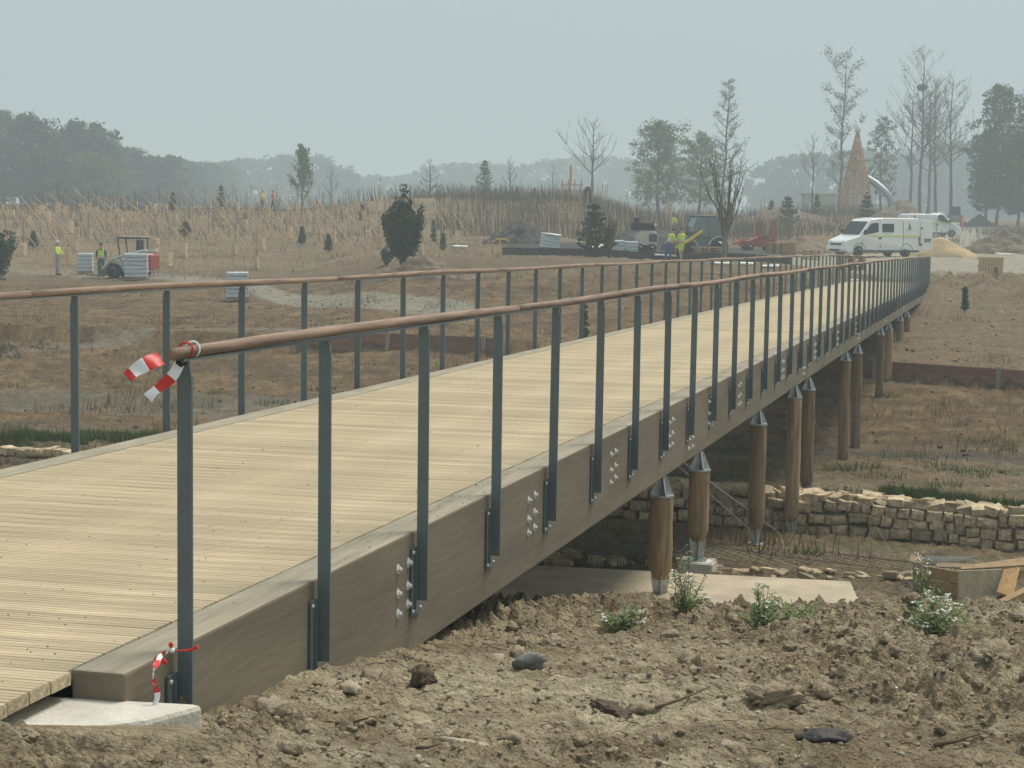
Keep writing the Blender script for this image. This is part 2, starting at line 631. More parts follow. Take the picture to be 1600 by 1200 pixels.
# ------------------------------------------------------------------ material set
def woodmat(name, col, stretch, var=.35, rnd=.1, rough=.85, bump=.35, scale=4):
    return mat(name, col, rough=rough, var=var, scale=scale, stretch=stretch, bump=bump, objrand=rnd, bscale=scale * 2.5, spec=.2)

M_plank = woodmat('pale_pine', (.535, .44, .29), (.45, 11, 9), .38, .13, scale=3.0)
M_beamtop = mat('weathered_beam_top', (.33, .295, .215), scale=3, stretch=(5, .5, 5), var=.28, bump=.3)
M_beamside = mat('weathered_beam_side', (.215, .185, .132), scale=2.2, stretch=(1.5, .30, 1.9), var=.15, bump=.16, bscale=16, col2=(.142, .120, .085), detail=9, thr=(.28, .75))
M_rail = mat('handrail_wood', (.34, .228, .158), rough=.6, scale=3, stretch=(10, .8, 10), var=.45, bump=.15, objrand=.16, spec=.45)
M_paint = mat('green_grey_paint', (.120, .155, .160), rough=.45, scale=5, var=.18, bump=.05, spec=.5, objrand=.06)
M_zinc = mat('galvanised', (.50, .54, .55), rough=.38, metal=.75, scale=14, var=.3, bump=.05)
M_bolt = mat('bolt_zinc', (.72, .74, .72), rough=.35, metal=.35, scale=20, var=.2, bump=0)
M_pile = woodmat('round_pile', (.36, .255, .150), (5, 5, .45), .50, .30, rough=.6, scale=3.5)
M_conc = mat('pale_concrete', (.58, .55, .47), scale=4, var=.22, bump=.5, bscale=35)
M_conc2 = mat('dusty_concrete', (.47, .395, .285), scale=2.2, var=.28, bump=.4, bscale=25)
M_red = mat('tape_red', (.62, .035, .03), rough=.4, var=.12, bump=0)
M_white = mat('tape_white', (.80, .80, .78), rough=.4, var=.06, bump=0)
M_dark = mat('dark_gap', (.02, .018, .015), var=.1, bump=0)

# ------------------------------------------------------------------ footbridge
TH = math.atan(760 / FPX)
PO = Vector((-1.205, 6.98, 0))
SP = 1.503
W = 3.27
NP = 51


def dz(y):
    n = y / SP
    if n < 0:
        return -0.0205 * n * .3
    return -(0.0205 * n + 0.00007 * n * n)


bridge = thing('footbridge', 'long timber footbridge with pale plank deck, grey posts and brown handrails on log piles', 'footbridge', PO, -TH)
YA, YB = -0.42, 75.6


def sweep(mb, x0, x1, zt, zb, ya, yb, step=1.503):
    ys = [ya]
    while ys[-1] + step < yb:
        ys.append(ys[-1] + step)
    ys.append(yb)
    V, F = [], []
    for y in ys:
        z = dz(y)
        V += [(x0, y, z + zb), (x1, y, z + zb), (x1, y, z + zt), (x0, y, z + zt)]
    for i in range(len(ys) - 1):
        a, b = i * 4, i * 4 + 4
        F += [(a, a + 1, b + 1, b), (a + 1, a + 2, b + 2, b + 1), (a + 2, a + 3, b + 3, b + 2), (a + 3, a, b, b + 3)]
    F += [(0, 3, 2, 1), tuple(len(V) - 4 + k for k in (0, 1, 2, 3))]
    return mb.add(V, F)


def edge_beam(x_out, x_in):
    mb = MB()
    lo, hi = min(x_out, x_in), max(x_out, x_in)
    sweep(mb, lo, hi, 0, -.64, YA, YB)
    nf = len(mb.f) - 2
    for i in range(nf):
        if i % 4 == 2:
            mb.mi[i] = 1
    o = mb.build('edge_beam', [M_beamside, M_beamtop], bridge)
    smoothmod(o, .012, 2)
    return o


beamR = edge_beam(-.03, -.235)
beamL = edge_beam(-W + .03, -W + .235)
# joists under the deck
jb = MB()
for k in range(0, 50):
    y = 1.0 + k * SP
    jb.box(((-W) / 2, y, dz(y) - .33), (W - .48, .09, .34))
o = jb.build('cross_joist', M_beamside, bridge)
o['kind'] = 'stuff'
for xx in (-.9, -W + .9):
    mb = MB()
    sweep(mb, xx - .05, xx + .05, -.055, -.16, -3.0, 75.4)
    mb.build('deck_bearer', M_beamside, bridge)
# deck planks with grooved faces
PW, GAP = .1405, .0085
PIT = PW + GAP


def plank_mesh(mb, x0, x1, y, z, slope=0.0, dw=0):
    hw = PW / 2
    g = .004
    prof = [(-hw, -.045)]
    prof.append((-hw, -.003))
    prof.append((-hw + .004, 0))
    for c in (-.036, 0, .036):
        prof += [(c - .0045, 0), (c - .0015, -g), (c + .0015, -g), (c + .0045, 0)]
    prof += [(hw - .004, 0), (hw, -.003), (hw, -.045)]
    n = len(prof)
    V = [(x0, y + a, z + b + a * slope) for a, b in prof] + [(x1, y + a, z + b + a * slope) for a, b in prof]
    F = [tuple(range(n))[::-1], tuple(range(n, 2 * n))]
    for i in range(n):
        j = (i + 1) % n
        F.append((i, j, j + n, i + n))
    mb.add(V, F)


XL, XR = -W + .245, -.245
pm_meshes = []
for k in range(6):
    mb = MB()
    e = [0, .004, -.003, .007, -.006, .002][k]
    plank_mesh(mb, -(XR - XL) / 2, (XR - XL) / 2 + e * .5, 0, 0)
    pm_meshes.append(mb.mesh('deck_plank', M_plank))
y = -2.6
cnt = 0
rest = MB()
while y < 75.4:
    z = dz(y) - .004 + rng.uniform(-.0012, .0012)
    sl_ = (dz(y + .1) - dz(y - .1)) / .2
    if cnt < 298:
        over = 0.0 if y > -.5 else 0.02
        link('deck_plank', pm_meshes[rng.randrange(6)], bridge, ((XL + XR) / 2 + over + rng.uniform(-.002, .002), y, z), (math.atan(sl_) + rng.uniform(-.004, .004), 0, rng.uniform(-.0008, .0008)))
    else:
        plank_mesh(rest, XL, XR, y, z, sl_)
    cnt += 1
    y += PIT
o = rest.build('deck_plank', M_plank, bridge)
o['kind'] = 'stuff'

# grit and dried mud crumbs on the deck
mb = MB()
for i in range(900):
    y = (rng.random() ** 1.6) * 20 - 1.5
    x = rng.uniform(XL + .05, XR - .05)
    s_ = rng.uniform(.0015, .0055) * (1.6 if rng.random() < .08 else 1)
    c = Vector((x, y, dz(y) - .003))
    mb.add([c + Vector((s_, 0, 0)), c + Vector((-s_, 0, 0)), c + Vector((0, s_, 0)), c + Vector((0, -s_, 0)), c + Vector((0, 0, s_ * .8))], [(0, 2, 4), (2, 1, 4), (1, 3, 4), (3, 0, 4)])
for i in range(60):
    y = rng.random() * 14 - .4
    x = rng.uniform(-.22, -.05)
    s_ = rng.uniform(.002, .008)
    c = Vector((x, y, dz(y)))
    mb.add([c + Vector((s_, 0, 0)), c + Vector((-s_, 0, 0)), c + Vector((0, s_, 0)), c + Vector((0, -s_, 0)), c + Vector((0, 0, s_ * .8))], [(0, 2, 4), (2, 1, 4), (1, 3, 4), (3, 0, 4)])
o = mb.build('deck_grit', mat('deck_grit', (.16, .125, .08), bump=0, var=.5), bridge)
o['kind'] = 'stuff'

# railing posts
mb = MB()
mb.prism([(-.016, -.37), (.042, -.37), (.042, 1.01), (.030, 1.072), (-.014, 1.072)], -.007, .007, 'y')
pm = mb.mesh('railing_post', M_paint)
mb = MB()
mb.box((-.022, 0, -.265), (.012, .17, .36), bev=.002)
mb.box((-.010, -.045, -.26), (.014, .008, .30))
fm = mb.mesh('fixing_plate', M_paint)
mb = MB()
mb.tube([(-.016, 0, 0), (-.010, 0, 0), (-.009, 0, 0), (0.004, 0, 0)], [.016, .016, .0095, .0085], 8)
bm_ = mb.mesh('bolt', M_bolt, True)
mb = MB()
mb.tube([(-.012, 0, 0), (-.012, 0, 0), (.012, 0, 0)], [.002, .024, .024], 6)
for side in (1, -1):
    for k in range(NP):
        y = k * SP
        if side == 1:
            x, rz = 0.0, 0
        else:
            x, rz = -W, math.pi
            y -= .43
        jx = rng.uniform(-.004, .004)
        p = link('railing_post', pm, bridge, (x, y, dz(y) + rng.uniform(-.004, .004)), (rng.uniform(-.003, .003), rng.uniform(-.004, .004), rz))
        if k < 34:
            link('fixing_plate', fm, p)
            if k < 22 and side == 1:
                for by in (-.065, .065):
                    for bz in (-.11, -.42):
                        link('bolt', bm_, p, (-.013, by, bz))
# handrails: round timber lengths on a flat steel strap
SEG = 4 * SP
for x in (0.018, -W - .018):
    y0 = -.12
    k = 0
    while y0 < 75.2:
        y1 = min(y0 + SEG, 75.25) if k else y0 + 3 * SP + .55
        mb = MB()
        pts = []
        m_ = 6
        for i in range(m_ + 1):
            yy = y0 + .002 + (y1 - .002 - y0 - .002) * i / m_
            pts.append((x + .007 * math.sin(yy * 1.1 + x), yy, dz(yy) + 1.100 + .008 * math.sin(yy * .83 + 1.3 * x)))
        mb.tube(pts, [.0228] + [.0242] * (m_ - 1) + [.0230], 16)
        mb.build('handrail', M_rail, bridge, smooth=True)
        y0 = y1
        k += 1
    mb = MB()
    sweep(mb, x - .02, x + .02, 1.078, 1.070, -.07, 75.2, .75)
    mb.build('rail_strap', M_paint, bridge)
# joist bolts through the beam face
mb = MB()
mb.tube([(-.002, 0, 0), (.004, 0, 0)], [.027, .026], 12)
mb.tube([(.004, 0, 0), (.016, 0, 0), (.018, 0, 0)], [.015, .015, .011], 6)
mb.tube([(.016, 0, 0), (.024, 0, 0)], [.008, .008], 8)
cm = mb.mesh('washer_bolt', M_bolt)
for n_ in (1.87, 3.72, 5.53, 7.35, 9.0, 10.55, 12.1, 13.6, 15.25, 16.8, 18.3, 19.8, 21.3, 22.9, 24.5):
    for c_, zz in ((-.085, (-.165, -.29, -.385)), (.085, (-.15, -.275, -.37))):
        for z_ in zz:
            y = n_ * SP + c_
            link('washer_bolt', cm, beamR, (-.03, y + rng.uniform(-.006, .006), dz(y) + z_ + rng.uniform(-.006, .006)))
for n_ in (8.15, 15.6, 23.5, 30.2, 36.5):
    for c_ in (-.12, .12):
        for z_ in (-.43, -.52):
            y = n_ * SP + c_
            link('washer_bolt', cm, beamR, (-.03, y, dz(y) + z_))
# seams between beam lengths: steel strips are absent, dark shrinkage joint only
# log piles with finned steel caps and shoes
def pile(n_, side, lean=0.0, xoff=0.0, rad=.108, shoe=True, block=False):
    y = n_ * SP
    x = (-.075 if side == 1 else -W + .135) + xoff
    wp = bridge.matrix_basis @ Vector((x, y, 0))
    g = gz(wp.x, wp.y)
    ztop = dz(y) - .64
    zb = g + (.13 if block else 0.0)
    if block:
        zb = -1.95
    zc = ztop - .20
    sh = .20 if shoe else -.2
    mb = MB()
    ly = lean
    def P(z):
        t = (ztop - z)
        return (x + .0, y + ly * t, z)
    zs = [zc, zc - .02]
    k = 6
    for i in range(1, k + 1):
        zs.append(zc - .02 + (zb + sh + .12 - zc) * i / k)
    rr = [rad * .98] + [rad * (1 + .03 * math.sin(i * 1.7 + n_)) for i in range(len(zs) - 1)]
    if shoe:
        zs.append(zb + sh)
        rr.append(rad * .62)
    if zs[-1] >= zc:
        return
    mb.tube([P(z) for z in zs], rr, 20)
    p = mb.build('log_pile', M_pile, bridge, smooth=True)
    mb = MB()
    mb.tube([P(zc), P(zc + .018)], [rad * 1.08] * 2, 20)
    for a in range(4):
        an = a * math.pi / 2 + .5
        dx, dy = math.cos(an), math.sin(an)
        c = P(zc + .018)
        t = P(ztop)
        th = .006
        nx, ny = -dy * th, dx * th
        q = [(c[0], c[1], c[2]), (c[0] + dx * rad, c[1] + dy * rad, c[2]), (c[0] + dx * rad, c[1] + dy * rad, c[2] + .02), (t[0] + dx * .035, t[1] + dy * .035, t[2]), (t[0], t[1], t[2])]
        V = [(a_[0] + nx, a_[1] + ny, a_[2]) for a_ in q] + [(a_[0] - nx, a_[1] - ny, a_[2]) for a_ in q]
        F = [(0, 1, 2, 3, 4), (9, 8, 7, 6, 5)] + [(i, i + 5, (i + 1) % 5 + 5, (i + 1) % 5) for i in range(5)]
        mb.add(V, F)
    mb.build('pile_cap', M_zinc, p)
    if shoe:
        mb = MB()
        for a in range(4):
            an = a * math.pi / 2 + .3
            dx, dy = math.cos(an), math.sin(an)
            c = P(zb)
            t = P(zb + sh)
            th = .006
            nx, ny = -dy * th, dx * th
            q = [(c[0], c[1], c[2] - .02), (c[0] + dx * .05, c[1] + dy * .05, c[2] - .02), (t[0] + dx * .09, t[1] + dy * .09, t[2] + .03), (t[0], t[1], t[2] + .03)]
            V = [(a_[0] + nx, a_[1] + ny, a_[2]) for a_ in q] + [(a_[0] - nx, a_[1] - ny, a_[2]) for a_ in q]
            F = [(0, 1, 2, 3), (7, 6, 5, 4)] + [(i, i + 4, (i + 1) % 4 + 4, (i + 1) % 4) for i in range(4)]
            mb.add(V, F)
        c = P(zb)
        mb.box((c[0], c[1], zb + .0), (.2, .2, .02))
        mb.build('pile_shoe', M_zinc, p)
    if block:
        mb = MB()
        mb.box((x, y + ly * (ztop - zb), (zb + g - .3) / 2 - .0), (.36, .36, zb - g + .3), bev=.015)
        mb.build('footing_block', M_conc, p)
    return P(zb + sh)


for n_, ln, blk, xo in ((7.25, .012, False, 0.0), (8.65, -.012, True, 0.03), (12.1, 0.0, False, 0.0), (15.1, .004, False, 0.0), (16.2, -.008, False, .05),
                        (21.6, .002, False, 0.0), (23.4, -.006, False, .05), (29.4, .0, False, 0.0), (31.3, .0, False, .05), (36.0, 0, False, 0.0), (38.2, 0, False, .05)):
    pile(n_, 1, ln, xo, shoe=n_ < 17, block=blk)
    pile(n_ + .2, -1, ln, 0, shoe=False, block=False)


def blocal(wx, wy, wz):
    return bridge.matrix_basis.inverted() @ Vector((wx, wy, wz))


def brace(n0, z0, n1, x1=-.135, zoff=.1):
    a = Vector((-.2, n0 * SP, dz(n0 * SP) - .64 - z0))
    y = n1 * SP
    wp = bridge.matrix_basis @ Vector((x1, y, 0))
    b = Vector((x1, y, gz(wp.x, wp.y) + zoff))
    MB().tube([a, b], .009, 6).build('brace_cable', M_zinc, bridge)


brace(8.4, .05, 14.5)
brace(8.2, .05, 14.3, -.5)
brace(15.9, .05, 20.8)
brace(15.7, .05, 20.6, -.6)
brace(22.9, .05, 28.5)
brace(14.4, .1, 8.5, -3.1)
# abutment at the far end
mb = MB()
mb.box((-.12, 76.1, dz(75.6) - .55), (.42, .9, 1.2), bev=.02)
mb.box((-W + .12, 76.1, dz(75.6) - .55), (.42, .9, 1.2), bev=.02)
mb.build('abutment_block', M_conc, bridge)

# near concrete pad and slab under the bridge
mb = MB()
bm2 = [(-3.3, 5.7), (-2.6, 5.75), (-2.1, 5.95), (-1.75, 6.12), (-1.5, 6.2), (-1.22, 6.36), (-1.06, 6.575), (-1.3, 6.61), (-1.5, 6.64), (-3.3, 6.9)]
mb.prism([(a, b) for a, b in bm2], -.5, -.10, 'z')
o = mb.build('concrete_pad', M_conc)
tag(o, 'pale grey concrete pad under the near end of the bridge deck, edges spattered with mud', 'concrete pad')
smoothmod(o, .02)
mb = MB()
pa = [(hit(780, 905)), hit(840, 890), hit(1335, 905), hit(1340, 920), hit(1270, 950), hit(1040, 965), hit(880, 960), hit(790, 950)]
mb.prism([(p.x, p.y) for p in [Vector((-.3, 19.0, 0)), Vector((3.3, 18.3, 0)), Vector((3.2, 17.2, 0)), Vector((2.6, 16.3, 0)), Vector((-.5, 15.9, 0)), Vector((-2.5, 16.2, 0)), Vector((-2.5, 19.0, 0))]], -2.4, -1.90, 'z')
o = mb.build('concrete_slab', M_conc2)
tag(o, 'broad dusty concrete slab lying in the ground under the bridge behind the flowering weeds', 'concrete slab')
smoothmod(o, .015)

# ------------------------------------------------------------------ barrier tape
def ribbon(mb, pts, wid, seg_len, up=(0, 0, 1), start=0):
    """striped tape along pts; material alternates red / white by length"""
    pts = [Vector(p) for p in pts]
    # resample
    out = [pts[0]]
    for a, b in zip(pts, pts[1:]):
        n = max(1, int((b - a).length / .006))
        for i in range(1, n + 1):
            out.append(a.lerp(b, i / n))
    dist = 0
    # smooth the path, then build one continuous strip
    for _ in range(14):
        out = [out[0]] + [(out[k - 1] + out[k] * 2 + out[k + 1]) / 4 for k in range(1, len(out) - 1)] + [out[-1]]
    ws_, ds = [], []
    prevb = None
    for k, p in enumerate(out):
        if k:
            dist += (p - out[k - 1]).length
        tt = (out[min(k + 1, len(out) - 1)] - out[max(k - 1, 0)]).normalized()
        tw = wid[1] * dist + wid[2]
        base = Vector((math.cos(tw), .5 * math.sin(tw), math.sin(tw)))
        base = (base - tt * base.dot(tt)).normalized()
        if prevb is not None and base.dot(prevb) < 0:
            base = -base
        prevb = base
        nrm = tt.cross(base)
        ws_.append(base * wid[0] / 2 * (1 + .10 * math.sin(dist * 40)) + nrm * .006 * math.sin(dist * 55))
        ds.append(dist)
    for k in range(len(out) - 1):
        mb.cur = int((ds[k] + start) / seg_len) % 2
        mb.quad(out[k] - ws_[k], out[k] + ws_[k] * .0, out[k + 1] + ws_[k + 1] * .0, out[k + 1] - ws_[k + 1])
        mb.quad(out[k] + ws_[k] * .0, out[k] + ws_[k], out[k + 1] + ws_[k + 1], out[k + 1] + ws_[k + 1] * .0)
    mb.cur = 0


def wpt(px, py, Y):
    d = ray(px, py)
    return Vector((d.x * Y, Y, EYE + d.z * Y))


tp = thing('barrier_tape', 'red and white tape knotted on the end of the near handrail, two tails blowing left', 'barrier tape', wpt(282, 560, 6.95))
tb = tp.location
def rel(l): return [Vector(p) - tb for p in l]
mb = MB()
ribbon(mb, rel([wpt(252, 560, 6.93), wpt(240, 563, 6.9), wpt(226, 570, 6.88), wpt(213, 577, 6.88), wpt(204, 583, 6.87), wpt(199, 590, 6.87)]), (.055, 0.0, 2.08), .062)
mb.build('tape_tail', [M_red, M_white], tp)
mb = MB()
ribbon(mb, rel([wpt(281, 566, 6.90), wpt(275, 581, 6.89), wpt(262, 596, 6.88), wpt(250, 604, 6.87), wpt(240, 612, 6.86), wpt(231, 622, 6.86)]), (.042, 0.0, -.78), .062, start=.062)
mb.build('tape_tail', [M_red, M_white], tp)
for dy_, m_ in ((-.005, 0), (.055, 1)):
    mb = MB()
    rl = bridge.matrix_basis @ Vector((0.018, dy_, dz(0) + 1.106))
    pts = []
    for i in range(17):
        a = i / 16 * 2 * math.pi
        c, s_ = math.cos(a) * .028, math.sin(a) * .029
        pts.append(Vector((rl.x + c * math.cos(TH), rl.y - c * math.sin(TH) + .006 * math.sin(a * 2), rl.z + s_)) - tb)
    mb.tube(pts, .004, 6, cap=False)
    mb.build('tape_loop', M_red if m_ == 0 else M_white, tp)
mb = MB()
mb.tube(rel([wpt(276, 566, 6.9), wpt(283, 569, 6.89), wpt(291, 567, 6.9)]), [.006, .012, .006], 8)
mb.build('tape_knot', M_dark, tp)
tp2 = thing('barrier_tape', 'twisted red and white tape tied low on the first railing post above the pad', 'barrier tape', wpt(268, 1016, 6.9))
tb = tp2.location
mb = MB()
ribbon(mb, rel([wpt(268, 1015, 6.84), wpt(258, 1018, 6.78), wpt(250, 1026, 6.70), wpt(246, 1034, 6.66), wpt(241, 1048, 6.60), wpt(237, 1060, 6.57), wpt(242, 1071, 6.56), wpt(248, 1085, 6.56), wpt(245, 1096, 6.55), wpt(237, 1108, 6.54), wpt(235, 1117, 6.50)]), (.018, 16, .2), .055, start=.055)
mb.build('tape_tail', [M_red, M_white], tp2)
mb = MB()
mb.tube(rel([wpt(269, 1016, 6.93), wpt(280, 1017, 6.86), wpt(294, 1016, 6.87), wpt(302, 1014, 6.87), wpt(309, 1010, 6.87)]), [.003, .004, .005, .006, .008], 6)
mb.build('tape_loop', M_red, tp2)
for a, b, mm_ in (((268, 1012), (266, 1004), M_red), ((248, 1028), (241, 1030), M_red), ((252, 1030), (261, 1037), M_red), ((266, 1014), (272, 1018), M_white)):
    mb = MB()
    mb.tube(rel([wpt(*a, 6.72), wpt((a[0] + b[0]) / 2, (a[1] + b[1]) / 2, 6.715), wpt(*b, 6.71)]), [.003, .010, .005], 6)
    mb.build('tape_end', mm_, tp2)

# ------------------------------------------------------------------ clods, stones and sticks on the mud
def rock_mesh(seed, sub=1, rough=.3, flat=.7):
    r_ = random.Random(seed)
    import bmesh
    b = bmesh.new()
    bmesh.ops.create_icosphere(b, subdivisions=sub, radius=1)
    k = [Vector((r_.uniform(-1, 1), r_.uniform(-1, 1), r_.uniform(-1, 1))).normalized() for _ in range(5)]
    amp = [r_.uniform(.1, rough) for _ in k]
    for v in b.verts:
        d = 1
        for q, a in zip(k, amp):
            d -= a * max(0, v.co.normalized().dot(q)) ** 2
        d *= r_.uniform(1 - rough * .35, 1 + rough * .35)
        v.co = v.co * d
        v.co.z *= flat
    vs_ = np.array([v.co[:] for v in b.verts])
    fs_ = np.array([[v.index for v in f.verts] for f in b.faces])
    b.free()
    return vs_, fs_


def np_mesh(name, V, F, mats, parent=None, smooth=False):
    me = bpy.data.meshes.new(name)
    k = F.shape[1]
    me.vertices.add(len(V))
    me.vertices.foreach_set('co', np.ascontiguousarray(V, dtype=np.float32).ravel())
    me.loops.add(F.size)
    me.loops.foreach_set('vertex_index', np.ascontiguousarray(F, dtype=np.int32).ravel())
    me.polygons.add(len(F))
    me.polygons.foreach_set('loop_start', np.arange(0, F.size, k, dtype=np.int32))
    if smooth:
        me.polygons.foreach_set('use_smooth', np.ones(len(F), bool))
    me.update(calc_edges=True)
    for m in (mats if isinstance(mats, (list, tuple)) else [mats]):
        me.materials.append(m)
    return link(name, me, parent)


RK1 = [rock_mesh(s, 1) for s in range(8)]
RK2 = [rock_mesh(s + 40, 2, .45) for s in range(8)]


def in_bridge(x, y):
    l = blocal(x, y, 0)
    return -W - .1 < l.x < .1 and l.y > -3.2


def in_pad(x, y):
    return (-3.5 < x < -1.0 and 5.6 < y < 6.7) or (-1.6 < x < 3.1 and 16.9 < y < 18.9)


def scatter_rocks(name, N, ylo, yhi, smin, smax, mats, lib, power=2.2, dens=None, sink=.3, ulim=.29, mound=True):
    Vs, Fs, off = [], [], 0
    made = 0
    tries = 0
    pts = []
    while made < N and tries < N * 12:
        tries += 1
        y = (rng.random() * (yhi ** 1.6 - ylo ** 1.6) + ylo ** 1.6) ** (1 / 1.6)
        x = rng.uniform(-ulim, ulim) * y
        if in_bridge(x, y) or in_pad(x, y):
            continue
        if dens is not None and rng.random() > dens(x, y):
            continue
        pts.append((x, y))
        made += 1
    P = np.array(pts)
    Zs = ground(P[:, 0], P[:, 1])
    for (x, y), z in zip(pts, Zs):
        s = smin + (smax - smin) * rng.random() ** power
        v, f = lib[rng.randrange(len(lib))]
        a = rng.uniform(0, 6.28)
        c, sn = math.cos(a), math.sin(a)
        vv = v * np.array([s * rng.uniform(.8, 1.35), s * rng.uniform(.8, 1.2), s * rng.uniform(.7, 1.1)])
        vv = np.stack([vv[:, 0] * c - vv[:, 1] * sn + x, vv[:, 0] * sn + vv[:, 1] * c + y, vv[:, 2] + z + s * (.5 - sink)], 1)
        Vs.append(vv)
        Fs.append(f + off)
        off += len(v)
    return np_mesh(name, np.concatenate(Vs), np.concatenate(Fs), mats)


M_clod = mat('clod', (.32, .262, .18), scale=9, var=.4, bump=.8, bscale=55, coord='Object', col2=(.22, .17, .11))
M_clodd = mat('dark_clod', (.12, .09, .06), scale=9, var=.4, bump=.8, bscale=55)
M_peb = mat('pebble', (.40, .36, .29), scale=5, var=.45, bump=.2, detail=2, thr=(.45, .55))
def clod_mesh(seed, sub):
    v, f = rock_mesh(seed, sub, .35, .8)
    q = 2.2
    n_ = fbm(v[:, 0] * q + seed * 3 + v[:, 2] * 1.7, v[:, 1] * q - v[:, 2] * 1.3, seed, 4)
    n2 = billow(v[:, 0] * 3.1 + v[:, 2] * 2, v[:, 1] * 3.1 - v[:, 2] * 2.2, seed + 3, 3)
    return v * (.35 + .75 * n_ + .55 * (1 - n2))[:, None], f


CL3 = [clod_mesh(s_, 4) for s_ in range(5)]
CL2 = [clod_mesh(s_ + 20, 3) for s_ in range(10)]
CL1 = [clod_mesh(s_ + 50, 2) for s_ in range(10)]
CL0 = [clod_mesh(s_ + 80, 1) for s_ in range(8)] + CL1[:2]
def dn(x, y):
    return float(.22 + .78 * roughness(np.array([x]), np.array([y]))[0])
o = scatter_rocks('soil_clods', 70, 7.2, 17.0, .05, .10, M_clod, CL3, 2.0, dn, .45)
o['kind'] = 'stuff'
o = scatter_rocks('soil_clods', 650, 5.6, 17.5, .02, .065, M_clod, CL2, 2.0, dn, .4)
o['kind'] = 'stuff'
o = scatter_rocks('soil_crumbs', 9500, 5.6, 15, .005, .022, M_clod, CL0, 1.8, lambda x, y: dn(x, y) + .25)
o['kind'] = 'stuff'
o = scatter_rocks('dark_clods', 130, 6.2, 17, .012, .04, M_clodd, CL2, 2.2, dn)
o['kind'] = 'stuff'
o = scatter_rocks('pebbles', 900, 5.8, 17, .004, .018, M_peb, RK1, 2.4)
o['kind'] = 'stuff'
o = scatter_rocks('rubble', 3200, 28, 90, .02, .085, mat('field_clod', (.19, .14, .09), scale=9, var=.4), CL0, 3.0)
o['kind'] = 'stuff'
# distinct stones
def lump(name, px, py, size, m, label, cat, seed, sc=(1, 1, .7), sink=.25):
    p = hit(px, py)
    v, f = clod_mesh(seed, 4) if m in (M_clod, M_clodd) else rock_mesh(seed, 3, .5, 1)
    n_ = fbm(v[:, 0] * 3 + seed, v[:, 1] * 3 + v[:, 2] * 2, seed, 3)
    v = v * (0.8 + .4 * n_)[:, None] * np.array(sc) * size
    o = np_mesh(name, v, f, m, None, False)
    o.location = (p.x, p.y, p.z + size * sc[2] * (1 - sink) * .6)
    o.rotation_euler = (0, 0, seed)
    return tag(o, label, cat)

M_gst = mat('grey_stone', (.20, .215, .20), scale=7, var=.35, bump=.5)
M_bst = mat('buff_stone', (.42, .345, .24), scale=6, var=.3, bump=.5)
lump('stone', 824, 1042, .075, M_gst, 'smooth blue-grey stone lying in the mud below the bridge beam, right of the dark lump', 'stone', 3, (1.3, .8, .75))
lump('stone', 660, 1066, .085, M_clodd, 'dark grey-brown lump of burnt-looking clay near the foot of the second bolt group', 'lump', 5, (.8, .8, .9))
lump('stone', 548, 1085, .07, M_bst, 'buff angular brick fragment lying on the mud near the second railing post', 'stone', 8, (1.2, .8, .5))
lump('stone', 1283, 1157, .085, mat('wet_stone', (.055, .05, .045), rough=.6, scale=9, bump=.6), 'flat dark wet stone in the mud at the lower right', 'stone', 9, (1.3, .9, .45))
lump('stone', 720, 1168, .09, M_bst, 'pale flat flake of stone at the bottom edge of the mud', 'stone', 12, (1.4, .7, .25))
lump('stone', 1395, 1078, .02, mat('white_stone', (.75, .72, .62), scale=5), 'small round white pebble on the right of the mud', 'stone', 14, (1, 1, .8))
lump('stone', 1420, 1088, .06, M_bst, 'tan rounded stone half sunk in the mud beside the white pebble', 'stone', 15, (1, .9, .7))
lump('stone', 866, 915, .13, M_clodd, 'dark pyramid-shaped clod lying on the shaded concrete slab', 'clod', 18, (1, .8, .6))
lump('stone', 940, 934, .10, M_clodd, 'flat brown clod on the shaded front part of the concrete slab', 'clod', 19, (1.8, .8, .3))
lump('stone', 45, 1150, .075, M_clod, 'round brown clod sitting on the concrete pad at the lower left corner', 'clod', 21, (1.3, .9, .45))
lump('stone', 1210, 1100, .12, M_clod, 'large brown clod at the middle right of the foreground mud', 'clod', 22, (1.3, .9, .7))
lump('stone', 1560, 1050, .14, M_clod, 'heavy dark clod near the right edge below the timber offcut', 'clod', 23, (1.2, .9, .8))
lump('stone', 960, 1110, .085, M_clodd, 'long low ridge of dark clay in the middle of the foreground', 'clod', 24, (1.9, .7, .45))
M_stick = woodmat('stick', (.14, .095, .06), (3, 3, 3), .4, .2)
for (x0, y0, x1, y1, r0, lab) in ((1385, 1045, 1378, 1020, .010, 'short upright twig standing in the mud on the right'), (740, 985, 752, 968, .008, 'short pale twig poking up beside the beam'),
                          (1025, 1110, 1110, 1085, .012, 'thin dark stick lying across the foreground mud'), (525, 1140, 575, 1146, .014, 'reddish stick lying flat near the bottom of the mud'),
                          (1460, 1180, 1530, 1165, .014, 'curved dark root lying at the bottom right of the mud'), (650, 1170, 690, 1178, .010, 'small bent root near the bottom edge')):
    a, b = hit(x0, y0), hit(x1, y1)
    L_ = (b - a).length
    if L_ > 1:
        b = a + (b - a) * .5
    mb = MB()
    mid_ = a.lerp(b, .5) + Vector((0, 0, .03))
    mb.tube([Vector((0, 0, .02)), mid_ - a, b - a + Vector((0, 0, .05))], [r0 * .6, r0 * .5, r0 * .25], 6)
    tag(mb.build('stick', M_stick, None, True, a), lab, 'stick')
